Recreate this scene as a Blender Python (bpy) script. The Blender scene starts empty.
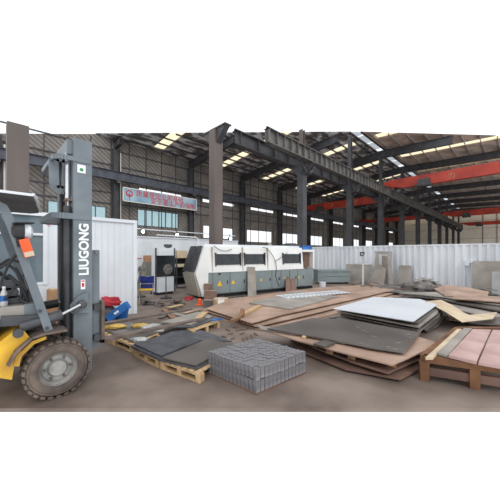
import bpy, bmesh, math, random
from mathutils import Vector, Matrix
R = random.Random(7)
S = bpy.context.scene
COL = S.collection
EYE = 1.6
# ---------------------------------------------------------------- camera, sky, exposure
cd = bpy.data.cameras.new('camera'); cam = bpy.data.objects.new('camera', cd); COL.objects.link(cam)
cam.location = (0, 0, EYE); cam.rotation_euler = (math.pi/2, 0, math.radians(45))
cd.sensor_width = 36; cd.lens = 270/500*36; cd.shift_y = 0.008; cd.clip_end = 400
S.camera = cam
w = bpy.data.worlds.new('overcast_sky'); S.world = w; w.use_nodes = True
bg = w.node_tree.nodes['Background']; bg.inputs[0].default_value = (0.94, 0.97, 1.0, 1); bg.inputs[1].default_value = 1.12
S.view_settings.view_transform = 'Standard'; S.view_settings.look = 'None'
S.view_settings.gamma = 1; S.view_settings.exposure = 0.22; S.view_settings.use_curve_mapping = False
sd = bpy.data.lights.new('soft_sun', 'SUN'); sd.energy = 0.8; sd.angle = math.radians(30); sd.color = (1, .98, .95)
so = bpy.data.objects.new('soft_sun', sd); COL.objects.link(so); so.rotation_euler = (math.radians(50), 0, math.radians(68))
S.cycles.max_bounces = 8; S.cycles.transparent_max_bounces = 12

# ---------------------------------------------------------------- materials
def srgb(c):
    return tuple(((v/255)/12.92 if v/255 <= .04045 else ((v/255+.055)/1.055)**2.4) for v in c) + (1,)
def mat(name, c1, c2=None, scale=4, rough=.6, metal=0, bump=0, detail=4, stretch=None, spread=(.35, .65)):
    m = bpy.data.materials.new(name); m.use_nodes = True; nt = m.node_tree; b = nt.nodes['Principled BSDF']
    b.inputs['Roughness'].default_value = rough; b.inputs['Metallic'].default_value = metal
    if c2 is None: c2 = tuple(max(0, v*.82) for v in c1)
    tc = nt.nodes.new('ShaderNodeTexCoord'); mp = nt.nodes.new('ShaderNodeMapping')
    if stretch: mp.inputs['Scale'].default_value = stretch
    nz = nt.nodes.new('ShaderNodeTexNoise'); nz.inputs['Scale'].default_value = scale; nz.inputs['Detail'].default_value = detail
    rp = nt.nodes.new('ShaderNodeValToRGB'); rp.color_ramp.elements[0].position = spread[0]; rp.color_ramp.elements[1].position = spread[1]
    rp.color_ramp.elements[0].color = srgb(c2); rp.color_ramp.elements[1].color = srgb(c1)
    L = nt.links.new
    L(tc.outputs['Object'], mp.inputs[0]); L(mp.outputs[0], nz.inputs['Vector']); L(nz.outputs['Fac'], rp.inputs[0]); L(rp.outputs[0], b.inputs['Base Color'])
    if bump:
        bn = nt.nodes.new('ShaderNodeBump'); bn.inputs['Strength'].default_value = bump; bn.inputs['Distance'].default_value = .02
        L(nz.outputs['Fac'], bn.inputs['Height']); L(bn.outputs[0], b.inputs['Normal'])
    return m
def see_through(name, tint, clear, diffuse):
    m = bpy.data.materials.new(name); m.use_nodes = True; nt = m.node_tree; nt.nodes.clear(); L = nt.links.new
    o = nt.nodes.new('ShaderNodeOutputMaterial'); mx = nt.nodes.new('ShaderNodeMixShader'); mx.inputs[0].default_value = 1-clear
    t = nt.nodes.new('ShaderNodeBsdfTransparent'); t.inputs[0].default_value = tint
    ad = nt.nodes.new('ShaderNodeMixShader'); ad.inputs[0].default_value = .5
    tl = nt.nodes.new('ShaderNodeBsdfTranslucent'); tl.inputs[0].default_value = diffuse
    df = nt.nodes.new('ShaderNodeBsdfDiffuse'); df.inputs[0].default_value = diffuse
    L(tl.outputs[0], ad.inputs[1]); L(df.outputs[0], ad.inputs[2]); L(t.outputs[0], mx.inputs[1]); L(ad.outputs[0], mx.inputs[2]); L(mx.outputs[0], o.inputs[0])
    return m
def emit(name, c, s):
    m = bpy.data.materials.new(name); m.use_nodes = True; b = m.node_tree.nodes['Principled BSDF']
    b.inputs['Emission Color'].default_value = c; b.inputs['Emission Strength'].default_value = s; return m

M = {}
M['floor'] = mat('dusty concrete', (134, 120, 110), (96, 83, 75), 1.2, .75, bump=.3, detail=9)
M['iron'] = mat('dark grey painted steel', (74, 74, 78), (58, 57, 60), 2, .55)
M['ironbrown'] = mat('brown primed steel', (104, 93, 88), (88, 78, 74), 1.5, .6, stretch=(1, 1, .2))
M['girder'] = mat('grey crane girder paint', (110, 106, 102), (86, 84, 82), 2, .5)
M['beam'] = mat('blue grey beam paint', (76, 80, 90), (58, 60, 68), 2, .55)
M['red'] = mat('orange red crane paint', (184, 62, 42), (152, 46, 32), 1, .5)
M['purlin'] = mat('galvanised purlin', (190, 190, 186), (160, 158, 154), 3, .5, metal=.3)
M['foil'] = mat('foil backed roof lining', (250, 250, 252), (120, 112, 108), 1.1, .5, detail=8, stretch=(1.6, .8, 1), spread=(.44, .6))  # silvery reflections on the foil are painted in as light and dark noise patches
M['tanroof'] = mat('brownish roof lining', (226, 206, 192), (164, 150, 140), .8, .6, detail=6)
M['clad'] = mat('grey brown wall cladding', (136, 130, 124), (116, 110, 105), 1.0, .7, stretch=(1, 1, 1))
M['cream'] = mat('cream end wall cladding', (244, 238, 226), (232, 225, 212), .5, .7)
M['skylight'] = see_through('yellowed rooflight plastic', (1.0, .92, .76, 1), .95, (.9, .85, .7, 1))
M['ridge'] = see_through('grey translucent plastic', (.72, .75, .78, 1), .6, (.7, .7, .7, 1))
M['clear'] = see_through('clear window glass', (1, 1, 1, 1), .96, (.8, .8, .8, 1))
M['frost'] = see_through('frosted window glass', (.62, .74, .76, 1), .75, (.6, .68, .7, 1))
M['white'] = mat('white sheet metal', (226, 230, 234), (212, 217, 222), 1, .45)
M['offwhite'] = mat('off white machine enamel', (234, 235, 233), (224, 225, 222), 1.5, .4)
M['galv'] = mat('zinc coated corrugated steel', (226, 229, 233), (204, 207, 212), 1.5, .4, metal=0, stretch=(1, 1, .2))
M['mgrey'] = mat('grey green machine enamel', (132, 143, 144), (120, 130, 132), 1.2, .5)
M['beige'] = mat('beige enamel', (176, 170, 156), (160, 154, 140), 3, .5)
M['glassdark'] = mat('dark tinted glass', (50, 54, 58), (34, 37, 41), 3, .12)
M['black'] = mat('black rubber', (40, 40, 42), (28, 28, 30), 6, .6)
M['tyre'] = mat('dusty tyre rubber', (112, 98, 88), (72, 64, 60), 5, .85, bump=.4)
M['rim'] = mat('grey wheel rim', (160, 158, 154), (120, 116, 112), 6, .5, metal=.4)
M['lift'] = mat('forklift grey paint', (116, 124, 130), (98, 106, 112), 3, .45)
M['liftdark'] = mat('forklift dark steel', (74, 75, 78), (50, 50, 53), 4, .5)
M['yellow'] = mat('forklift yellow paint', (226, 178, 44), (178, 132, 34), 3, .5)
M['worn'] = mat('worn brown steel edge', (122, 106, 96), (90, 78, 72), 8, .6, metal=.3)
M['chrome'] = mat('chromed rod', (225, 225, 228), (200, 200, 204), 4, .2, metal=.9)
M['plate'] = mat('mill scale steel plate', (120, 113, 108), (96, 90, 86), 1.2, .3, metal=.35, detail=6)
M['plate2'] = mat('dull grey steel plate', (166, 158, 150), (136, 129, 122), 1.5, .5, metal=.1, detail=6)
M['rust'] = mat('light rusted steel plate', (176, 148, 130), (142, 116, 100), 1.3, .7, detail=8)
M['rustd'] = mat('dark rusted steel plate', (128, 98, 84), (92, 70, 62), 1.6, .75, detail=8)
M['pale'] = mat('white film covered sheet', (214, 217, 222), (202, 206, 212), .8, .4)
M['pink'] = mat('pinkish primed plate', (196, 164, 158), (170, 138, 132), 2.5, .65, detail=8)
M['tan'] = mat('tan paper faced sheet', (208, 190, 162), (184, 164, 136), 2, .7)
M['wood'] = mat('raw pallet wood', (206, 176, 136), (168, 138, 100), 3, .8, stretch=(1, 8, 1), bump=.2)
M['lightgrey'] = mat('light grey coated plate', (172, 174, 174), (154, 156, 156), 2, .5)
M['timber'] = mat('dark orange brown timber', (128, 88, 58), (92, 62, 42), 3, .8)
M['woodd'] = mat('weathered wood', (150, 116, 86), (112, 84, 62), 3, .8, stretch=(1, 8, 1))
M['card'] = mat('brown cardboard', (178, 138, 104), (156, 118, 88), 3, .85)
M['brownbox'] = mat('dull brown board', (138, 110, 98), (118, 94, 84), 3, .8)
M['scrap'] = mat('grey scrap steel', (128, 122, 118), (70, 66, 64), 4, .55, metal=.2)
M['cast'] = mat('grey cast metal', (154, 156, 163), (104, 97, 95), 5, .55, metal=.2, detail=6)
M['diamond'] = mat('dark chequer plate', (96, 97, 102), (72, 73, 78), 5, .5, metal=.2, detail=6)
M['blue'] = mat('blue plastic', (38, 112, 190), (28, 90, 160), 3, .5)
M['bluedark'] = mat('dark blue cloth', (36, 58, 140), (26, 40, 104), 6, .9)
M['redc'] = mat('red cloth', (196, 58, 66), (150, 36, 46), 8, .9)
M['orange'] = mat('orange plastic', (230, 96, 40), (210, 80, 30), 3, .5)
M['label'] = mat('white sticker', (236, 238, 238), (228, 230, 230), 3, .5)
M['warn'] = mat('yellow warning label', (240, 196, 40), (230, 184, 30), 3, .5)
M['redp'] = mat('red sticker print', (200, 40, 44), (190, 34, 38), 3, .6)
M['greenp'] = mat('green sticker print', (60, 140, 90), (50, 126, 80), 3, .6)
M['banner'] = mat('pale blue banner cloth', (176, 200, 212), (112, 148, 172), .6, .7)
M['plastic'] = mat('crumpled clear plastic wrap', (205, 205, 204), (170, 168, 166), 14, .3, bump=.8)
M['sand'] = mat('yellow work gloves cloth', (214, 178, 96), (180, 146, 78), 10, .9)
M['lens'] = mat('headlight lens', (220, 224, 228), (150, 156, 160), 14, .2)
M['lamp'] = emit('lit lamp lens', (.85, .94, 1, 1), 14)

# ---------------------------------------------------------------- geometry helpers
def dep(x, y): return (y-x)*.70711
def G(px, py, z=0.0):
    "where the sight line through a spot of the photo meets the level z"
    D = 270*(EYE-z)/(py-254.0); L = (px-250)/270*D
    return ((L-D)*.70711, (L+D)*.70711)
def Q(px, py, X):
    "where it meets the upright plane x = X (X < 0): gives y, z"
    s = -X*540/(520-px); D = s*.70711
    return (s+X, EYE+(254-py)*D/270)
class MB:
    def __init__(s): s.v = []; s.f = []
    def add(s, vs, fs):
        n = len(s.v); s.v += [tuple(v) for v in vs]; s.f += [tuple(i+n for i in f) for f in fs]; return s
    def box(s, x0, x1, y0, y1, z0, z1, mx=None):
        vs = [Vector((x, y, z)) for z in (z0, z1) for y in (y0, y1) for x in (x0, x1)]
        if mx: vs = [mx @ v for v in vs]
        return s.add(vs, [(0, 2, 3, 1), (4, 5, 7, 6), (0, 1, 5, 4), (2, 6, 7, 3), (0, 4, 6, 2), (1, 3, 7, 5)])
    def obox(s, c, size, rz=0, rx=0, ry=0):
        mx = Matrix.Translation(c) @ Matrix.Rotation(rz, 4, 'Z') @ Matrix.Rotation(ry, 4, 'Y') @ Matrix.Rotation(rx, 4, 'X')
        a, b, c2 = size[0]/2, size[1]/2, size[2]/2
        return s.box(-a, a, -b, b, -c2, c2, mx)
    def poly(s, bot, top):
        n = len(bot); fs = [tuple(reversed(range(n))), tuple(range(n, 2*n))]
        for i in range(n):
            j = (i+1) % n; fs.append((i, j, j+n, i+n))
        return s.add(list(bot)+list(top), fs)
    def slab(s, xy, z, t, zs=None):
        zs = zs or [z]*len(xy)
        return s.poly([(p[0], p[1], q-t) for p, q in zip(xy, zs)], [(p[0], p[1], q) for p, q in zip(xy, zs)])
    def side(s, yz, x0, x1):
        "profile drawn in y,z and extruded along x"
        return s.poly([(x0, a, b) for a, b in yz], [(x1, a, b) for a, b in yz])
    def bar(s, a, b, w, h=None, up=(0, 0, 1)):
        h = h or w; a = Vector(a); b = Vector(b); d = (b-a); l = d.length; d.normalize()
        u = Vector(up)
        if abs(d.dot(u)) > .98: u = Vector((1, 0, 0))
        x = d.cross(u).normalized(); y = x.cross(d).normalized()
        vs = []
        for p in (a, b):
            for (i, j) in ((-1, -1), (1, -1), (1, 1), (-1, 1)): vs.append(p+x*w/2*i+y*h/2*j)
        return s.add(vs, [(0, 3, 2, 1), (4, 5, 6, 7), (0, 1, 5, 4), (1, 2, 6, 5), (2, 3, 7, 6), (3, 0, 4, 7)])
    def tube(s, pts, r, n=10, r2=None):
        pts = [Vector(p) for p in pts]; rings = []
        for i, p in enumerate(pts):
            d = (pts[min(i+1, len(pts)-1)]-pts[max(i-1, 0)]).normalized()
            u = Vector((0, 0, 1)) if abs(d.z) < .95 else Vector((1, 0, 0))
            x = d.cross(u).normalized(); y = x.cross(d)
            rr = r if r2 is None else r+(r2-r)*i/(len(pts)-1)
            rings.append([p+x*math.cos(2*math.pi*k/n)*rr+y*math.sin(2*math.pi*k/n)*rr for k in range(n)])
        vs = [v for g in rings for v in g]; fs = [tuple(range(n)), tuple(reversed(range((len(pts)-1)*n, len(pts)*n)))]
        for i in range(len(pts)-1):
            for k in range(n):
                a = i*n+k; b = i*n+(k+1) % n; fs.append((a, a+n, b+n, b))
        return s.add(vs, fs)
    def lathe(s, c, prof, axis='z', n=32, caps=True):
        vs = []; c = Vector(c)
        for (r, h) in prof:
            for k in range(n):
                a = 2*math.pi*k/n; p = (r*math.cos(a), r*math.sin(a), h)
                if axis == 'x': p = (h, p[0], p[1])
                if axis == 'y': p = (p[0], h, p[1])
                vs.append(c+Vector(p))
        fs = []
        for i in range(len(prof)-1):
            for k in range(n):
                a = i*n+k; b = i*n+(k+1) % n; fs.append((a, b, b+n, a+n))
        if caps: fs += [tuple(reversed(range(n))), tuple(range((len(prof)-1)*n, len(prof)*n))]
        return s.add(vs, fs)
    def build(s, name, m, parent=None, bevel=0, smooth=False, clip=None):
        me = bpy.data.meshes.new(name); o = bpy.data.objects.new(name, me)
        base = Vector((0, 0, 0)); p = parent
        while p is not None: base += p.location; p = p.parent
        if parent is None and s.v and clip is None:
            xs, ys, zs = zip(*s.v); base = Vector(((min(xs)+max(xs))/2, (min(ys)+max(ys))/2, min(zs))); o.location = base
        me.from_pydata([Vector(v)-base for v in s.v], [], s.f)
        bm = bmesh.new(); bm.from_mesh(me); bmesh.ops.recalc_face_normals(bm, faces=bm.faces)
        if bevel: bmesh.ops.bevel(bm, geom=bm.edges[:], offset=bevel, segments=2, affect='EDGES', profile=.7)
        for co, no in (clip or []):
            bmesh.ops.bisect_plane(bm, geom=bm.verts[:]+bm.edges[:]+bm.faces[:], plane_co=Vector(co)-base, plane_no=no, clear_inner=True)
        if not bm.verts: bm.free(); return None
        if smooth:
            for f in bm.faces: f.smooth = True
            for e in bm.edges:
                if len(e.link_faces) == 2 and e.calc_face_angle(0) > .6: e.smooth = False
        bm.to_mesh(me); bm.free(); me.materials.append(M[m] if isinstance(m, str) else m)
        COL.objects.link(o)
        if parent: o.parent = parent
        return o
def tag(o, label, cat, group=None, kind=None):
    if label: o['label'] = label
    if cat: o['category'] = cat
    if group: o['group'] = group
    if kind: o['kind'] = kind
    return o
def thing(name, label, cat, loc=(0, 0, 0), group=None):
    o = bpy.data.objects.new(name, None); COL.objects.link(o); o.location = loc; o.empty_display_size = .1
    return tag(o, label, cat, group)
def struct(mb, name, m, clip=None, label=None, parent=None):
    o = mb.build(name, m, parent, clip=clip)
    if o is not None and parent is None: o['kind'] = 'structure'
    if o is not None and label: o['label'] = label
    return o
def dup(root):
    c = root.copy(); COL.objects.link(c)
    for ch in root.children:
        d = ch.copy(); COL.objects.link(d); d.parent = c
        for g in ch.children:
            e = g.copy(); COL.objects.link(e); e.parent = d
    return c
def text(body, size, loc, xdir, ydir, m, parent, name, align='LEFT', depth=.002):
    cu = bpy.data.curves.new(name, 'FONT'); cu.body = body; cu.size = size; cu.extrude = depth; cu.offset = size*(.035 if body.isascii() else .006)
    cu.align_x = align; cu.align_y = 'BOTTOM_BASELINE'
    o = bpy.data.objects.new(name, cu); COL.objects.link(o)
    x = Vector(xdir); y = Vector(ydir); z = x.cross(y)
    base = Vector((0, 0, 0)); p = parent
    while p is not None: base += p.location; p = p.parent
    mx = Matrix((x, y, z)).transposed().to_4x4(); mx.translation = Vector(loc)-base
    bpy.context.view_layer.update(); dg = bpy.context.evaluated_depsgraph_get()
    me = bpy.data.meshes.new_from_object(o.evaluated_get(dg)); me.materials.clear(); me.materials.append(M[m])
    bpy.data.objects.remove(o); o = bpy.data.objects.new(name, me); COL.objects.link(o)
    o.matrix_local = mx; o.parent = parent
    return o

# ---------------------------------------------------------------- building
XR, XL, YE = -10.7, -25.0, 88.0      # column row, left wall, end wall
PITCH, Y0 = 7.5, 0.8
ord_ = ['first', 'second', 'third', 'fourth', 'fifth', 'sixth', 'seventh', 'eighth', 'ninth', 'tenth', 'eleventh', 'twelfth', 'thirteenth']
n45 = Vector((-1, 1, 0)).normalized()
def cutD(d): return (n45*d, n45)
pA, pB = Vector((XL, 6.8, 0)), Vector((-11.3, 24.3, 0))
dA = (pB-pA).normalized(); nA = Vector((-dA.y, dA.x, 0))
CL = [(pA, nA)]; CR = [cutD(25.2)]; CLR = [(pA-n45*.1, nA)]; CRR = [cutD(24.9)]

# floor: from the near things to the end wall
fl = MB(); e = 2.8*1.41421
fl.poly([(-26, e-26, -.04), (-26, 89, -.04), (6, 89, -.04), (6, e+6, -.04)], [(-26, e-26, 0), (-26, 89, 0), (6, 89, 0), (6, e+6, 0)])
fl.f = [f for f in fl.f]
struct(fl, 'floor', 'floor')

# left wall with its windows
def wall_rows(ya, yb, za, zb, holes, mb):
    "rows of sheets between the holes"
    zs = sorted({za, zb} | {h[2] for h in holes} | {h[3] for h in holes})
    for z0, z1 in zip(zs, zs[1:]):
        hs = sorted([h for h in holes if h[2] <= z0+1e-6 and h[3] >= z1-1e-6])
        y = ya
        for h in hs:
            if h[0] > y: mb.box(XL-.12, XL, y, h[0], z0, z1)
            y = h[1]
        mb.box(XL-.12, XL, y, yb, z0, z1)
holes = [(3.6, 4.3, 4.4, 5.6, 'frost'), (6.0, 7.6, 4.4, 5.6, 'frost'), (10.3, 14.5, 4.25, 5.75, 'frost'),
         (17.6, 18.5, 3.4, 4.8, 'clear'), (20.0, 22.0, 3.4, 4.7, 'clear'), (24.4, 29.4, 3.2, 4.75, 'clear')]
for k in range(4, 11):
    y = Y0+PITCH*k; holes.append((y+1.0, y+5.0 if k < 6 else y+5.6, 3.1, 4.7, 'clear'))
slits = [(10.4, 14.9), (17.5, 18.8), (19.9, 22.2), (25.0, 29.9)] + [(Y0+PITCH*k+1.2, Y0+PITCH*k+5.6) for k in range(4, 11)]
for a, b in slits: holes.append((a, b, 7.4, 7.78, 'clear'))
for a, b in slits[:6]: holes.append((a+.2, b-.8, 8.72, 8.84, 'clear'))
wl = MB(); wall_rows(0, YE, 0, 11.7, holes, wl)
cutwall = [((XL, 0, 9.5), Vector((0, 2.1, -6.8)).normalized())]
wallL = struct(wl, 'wall_left', 'clad', clip=cutwall)
# thin cladding rails of the wall: the grid seen on it
for z in (5.95, 6.9, 9.3, 10.6, 2.8):
    struct(MB().box(XL, XL+.08, 0, YE, z-.05, z+.05), 'rail', 'iron', parent=wallL)
for k in range(0, 45):
    y = 1.8+k*1.55
    struct(MB().box(XL, XL+.05, y-.035, y+.035, 0, 11.6 if y > 7 else 9.4+.3*y), 'mullion', 'iron', parent=wallL)
def diag_mat():  # paints diagonal shadow lines into the cladding colour
    m = M['clad']; nt = m.node_tree; b = nt.nodes['Principled BSDF']
    tc = nt.nodes.new('ShaderNodeTexCoord'); mp = nt.nodes.new('ShaderNodeMapping'); mp.inputs['Rotation'].default_value = (math.radians(38), 0, 0)
    wv = nt.nodes.new('ShaderNodeTexWave'); wv.bands_direction = 'Z'; wv.inputs['Scale'].default_value = 1.1
    rp = nt.nodes.new('ShaderNodeValToRGB'); rp.color_ramp.elements[0].position = .2; rp.color_ramp.elements[1].position = .6
    rp.color_ramp.elements[0].color = (.58, .56, .55, 1); rp.color_ramp.elements[1].color = (1, 1, 1, 1)
    mx = nt.nodes.new('ShaderNodeMix'); mx.data_type = 'RGBA'; mx.blend_type = 'MULTIPLY'; mx.inputs[0].default_value = 1
    src = b.inputs['Base Color'].links[0].from_socket; L = nt.links.new
    L(tc.outputs['Object'], mp.inputs[0]); L(mp.outputs[0], wv.inputs['Vector']); L(wv.outputs['Fac'], rp.inputs[0])
    L(src, mx.inputs[6]); L(rp.outputs[0], mx.inputs[7]); L(mx.outputs[2], b.inputs['Base Color'])
diag_mat()
wi = 0
for (a, b, c, d, m) in holes:
    wi += 1
    f = MB()
    for y in ([a, b] if b-a < 1.2 or d-c < .5 else [a+(b-a)*k/max(1, round((b-a)/.75)) for k in range(max(1, round((b-a)/.75))+1)]) if m == 'frost' else [a, b]:
        f.box(XL-.1, XL+.03, y-.025, y+.025, c, d)
    f.box(XL-.1, XL+.03, a, b, c-.02, c+.02).box(XL-.1, XL+.03, a, b, d-.02, d+.02)
    o = struct(f, 'window_%d' % wi, 'iron')
    if o: struct(MB().box(XL-.06, XL-.05, a, b, c, d), 'pane', m, parent=o)
# end wall
we = MB().box(-25, 6, YE, YE+.15, 0, 13.2); end = struct(we, 'wall_back', 'cream')
for x in (-20, -15, -6.5, -3.9, 0): struct(MB().box(x-.06, x+.06, YE-.1, YE, 0, 12.4), 'post', 'ironbrown', parent=end)
for z in (3.5, 5.5, 8, 10): struct(MB().box(-25, 6, YE-.08, YE, z-.05, z+.05), 'rail', 'tanroof', parent=end)

# roof
def zl(x): return 11.6+.1*(x+25)
def zr(x): return 12.97-.04*(x+10.4)
ridgeA, ridgeB, XR2 = -11.3, -10.4, 6.0
ceil_l, ceil_r = MB(), MB()
def sheet(mb, xa, xb, ya, yb, zf):
    mb.poly([(xa, ya, zf(xa)), (xb, ya, zf(xb)), (xb, yb, zf(xb)), (xa, yb, zf(xa))], [(xa, ya, zf(xa)+.06), (xb, ya, zf(xb)+.06), (xb, yb, zf(xb)+.06), (xa, yb, zf(xa)+.06)])
wn = 60
ymid = [Y0+PITCH*(k+.5) for k in range(0, 12)]
yprev = 5
for i, ym in enumerate(ymid):
    hw = .5
    for (mb, xa, xb, zf, cl) in ((ceil_l, XL, ridgeA, zl, CL), (ceil_r, ridgeB, XR2, zr, CR)):
        sheet(mb, xa, xb, yprev, ym-hw, zf)
        ins = (xa+.7, xb-.6) if mb is ceil_l else (xa+.6, xb)
        sheet(mb, xa, ins[0], ym-hw, ym+hw, zf)
        if ins[1] < xb: sheet(mb, ins[1], xb, ym-hw, ym+hw, zf)
        g = MB(); sheet(g, ins[0], ins[1], ym-hw, ym+hw, lambda x: zf(x)+.02)
        wn += 1; struct(g, 'window_%d' % wn, 'skylight', clip=cl)
    yprev = ym+hw
for (mb, xa, xb, zf) in ((ceil_l, XL, ridgeA, zl), (ceil_r, ridgeB, XR2, zr)): sheet(mb, xa, xb, yprev, YE, zf)
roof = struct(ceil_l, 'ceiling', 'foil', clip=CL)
roofr = struct(ceil_r, 'ceiling', 'tanroof', clip=CR)
g = MB()
for k in range(3, 12):
    for j in range(3):
        y = Y0+PITCH*k+.4+j*2.35; g.box(ridgeA+.12, ridgeB-.12, y, y+2.1, 12.98, 13.0)
wn += 1; struct(g, 'window_%d' % wn, 'ridge', clip=CR)
struct(MB().box(ridgeA-.05, ridgeA+.12, 20, YE, 12.9, 13.04).box(ridgeB-.12, ridgeB+.05, 20, YE, 12.9, 13.04), 'trim_1', 'iron', clip=CR)
for k in range(12):
    x = XL+.6+k*1.15
    struct(MB().box(x-.04, x+.04, 5, YE, zl(x)-.16, zl(x)-.02), 'purlin', 'iron', clip=CL, parent=roof)
for k in range(13):
    x = ridgeB+.5+k*1.2
    struct(MB().box(x-.035, x+.035, 20, YE, zr(x)-.13, zr(x)-.02), 'purlin', 'purlin', clip=CR, parent=roofr)
rowname = 'column row down the middle of the hall'
for k in range(1, 12):
    y = Y0+PITCH*k
    f = MB(); 
    for (za, zb, hw) in ((-.26, -.29, .14), (-.26, -.95, .03), (-.92, -.95, .14)):
        f.poly([(XL, y-hw, zl(XL)+zb), (-10.7, y-hw, zl(-10.7)+zb-.1), (-10.7, y+hw, zl(-10.7)+zb-.1), (XL, y+hw, zl(XL)+zb)],
               [(XL, y-hw, zl(XL)+za), (-10.7, y-hw, zl(-10.7)+za), (-10.7, y+hw, zl(-10.7)+za), (XL, y+hw, zl(XL)+za)])
    o = f.build('roof_rafter', 'iron', clip=CLR)
    if o: tag(o, 'dark steel rafter over the left bay at the %s column of the middle row' % ord_[k], 'rafter', 'dark rafters over the left bay')
    f = MB()
    for (za, zb, hw) in ((-.22, -.25, .16), (-.22, -1.0, .03), (-.97, -1.0, .16)):
        f.poly([(-10.7, y-hw, zr(-10.7)+zb), (XR2, y-hw, zr(XR2)+zb), (XR2, y+hw, zr(XR2)+zb), (-10.7, y+hw, zr(-10.7)+zb)],
               [(-10.7, y-hw, zr(-10.7)+za), (XR2, y-hw, zr(XR2)+za), (XR2, y+hw, zr(XR2)+za), (-10.7, y+hw, zr(-10.7)+za)])
    o = f.build('roof_rafter', 'iron', clip=CRR)
    if o: tag(o, 'dark steel rafter over the right bay at the %s column of the middle row' % ord_[k], 'rafter', 'dark rafters over the right bay')

# middle row of columns
def hsec(mb, x, y, z0, z1, w=.46, d=.5, t=.03):
    mb.box(x-w/2, x+w/2, y-d/2, y-d/2+t, z0, z1).box(x-w/2, x+w/2, y+d/2-t, y+d/2, z0, z1).box(x-t/2, x+t/2, y-d/2+t, y+d/2-t, z0, z1)
    return mb
for k in range(0, 12):
    y = Y0+PITCH*k
    col_m = 'ironbrown' if k < 2 else 'iron'
    near = ['brown steel column rising behind the forklift and cabin, at the left', 'brown steel column rising directly behind the left end of the laser cutter',
            'dark steel column rising behind the right half of the laser cutter', 'dark steel column right of the blue box, above the grey-green table']
    lab = near[k] if k < 4 else 'dark steel column behind the corrugated fence, %s in the row counting from the left' % ord_[k]
    t = thing('steel_column', lab, 'column', (XR, y, 0), 'columns of the middle row')
    top = 5.45 if k == 0 else 7.75
    c = MB(); hsec(c, XR, y, 0, top)
    if k < 3: c.box(XR-.23, XR-.2, y-.22, y+.22, 0, top).box(XR+.2, XR+.23, y-.22, y+.22, 0, top)
    c.build('shaft', col_m, t)
    MB().box(XR-.4, XR+.4, y-.4, y+.4, 0, .04).build('base_plate', 'iron', t)
    if k >= 1:
        h = MB().box(XR-.95, XR+.95, y-.2, y+.2, 7.72, 7.78)
        h.side([(y-.03, 0), (y+.03, 0), (y+.03, .01), (y-.03, .01)], XR, XR) if False else None
        h.poly([(XR-.2, y-.15, 7.0), (XR-.2, y+.15, 7.0), (XR-.9, y+.15, 7.72), (XR-.9, y-.15, 7.72)], [(XR-.19, y-.15, 7.72), (XR-.19, y+.15, 7.72), (XR-.89, y+.15, 7.721), (XR-.89, y-.15, 7.721)])
        h.poly([(XR+.2, y-.15, 7.0), (XR+.9, y-.15, 7.72), (XR+.9, y+.15, 7.72), (XR+.2, y+.15, 7.0)], [(XR+.19, y-.15, 7.72), (XR+.89, y-.15, 7.721), (XR+.89, y+.15, 7.721), (XR+.19, y+.15, 7.72)])
        # knee brace along the girder
        if k > 1: h.bar((XR+.5, y+.2, 7.1), (XR+.5, y+1.0, 7.8), .1, .1).bar((XR+.5, y-.2, 7.1), (XR+.5, y-1.0, 7.8), .1, .1)
        if k > 1: h.bar((XR+.1, y+.2, 7.1), (XR+.55, y+.2, 7.1), .1, .1).bar((XR+.1, y-.2, 7.1), (XR+.55, y-.2, 7.1), .1, .1)
        h.build('haunch', 'iron', t)
    if k >= 2:
        hsec(MB(), XR, y, 7.78, 10.2 if k == 2 else 12.1, .3, .3).build('upper_shaft', 'ironbrown' if k < 3 else 'iron', t)
# runway girders, one span each, bearing on the haunches
def girder(x, ya, yb, za, zb, m, lab, grp, nst, clip=None):
    t = thing('crane_girder', lab, 'girder', (x, (ya+yb)/2, za), grp)
    g = MB().box(x-.2, x+.2, ya+.02, yb-.02, za, za+.04).box(x-.2, x+.2, ya+.02, yb-.02, zb-.04, zb).box(x-.02, x+.02, ya+.02, yb-.02, za+.04, zb-.04)
    g.build('beam', m, t, clip=clip)
    for i in range(nst):
        y = ya+(i+.5)*(yb-ya)/nst; MB().box(x-.19, x+.19, y-.015, y+.015, za+.04, zb-.04).build('stiffener', m, t, clip=clip)
    MB().box(x-.06, x+.06, ya, yb, zb, zb+.1).build('rail', 'liftdark', t, clip=clip)
for k in range(1, 11):
    ya, yb = Y0+PITCH*k, Y0+PITCH*(k+1)
    c1 = [((0, 10.2, 0), Vector((0, 1, 0)))] if k == 1 else None
    girder(XR+.72, ya, yb, 7.78, 8.62, 'girder', 'light grey stiffened crane girder, %s span along the right side of the middle row' % ord_[k-1], 'crane girders on the right side of the middle row', 11, [((0, 11.3, 0), Vector((0, 1, 0)))] if k == 1 else None)
    girder(XR-.72, ya, yb, 7.78, 8.6, 'iron', 'dark crane girder, %s span along the left side of the middle row' % ord_[k-1], 'crane girders on the left side of the middle row', 5, c1)
# left wall columns and their girder
for k in range(0, 12):
    y = Y0+PITCH*k
    t = thing('steel_column', 'dark steel column standing against the left wall, %s along it from the left' % ord_[k], 'column', (XL+.45, y, 0), 'columns of the left wall')
    hsec(MB(), XL+.38, y, 0, 9.6 if k == 0 else 10.65, .5, .5).build('shaft', 'iron', t)
    MB().box(XL+.6, XL+1.05, y-.15, y+.15, 7.6, 7.84).build('bracket', 'iron', t)
    MB().tube([(XL+.35, y+.36, 0), (XL+.35, y+.36, 9 if k == 0 else 10.4)], .07, 8).build('drain_pipe', 'cream', t)
for k in range(0, 11):
    ya, yb = Y0+PITCH*k, Y0+PITCH*(k+1)
    g = MB().box(XL+.68, XL+1.0, ya+.01, yb-.01, 7.84, 7.88).box(XL+.68, XL+1.0, ya+.01, yb-.01, 8.56, 8.6).box(XL+.82, XL+.86, ya+.01, yb-.01, 7.88, 8.56)
    tag(g.build('crane_girder', 'beam'), 'blue-grey crane girder along the left wall, %s span from the left' % ord_[k], 'girder', 'crane girders along the left wall')
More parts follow.
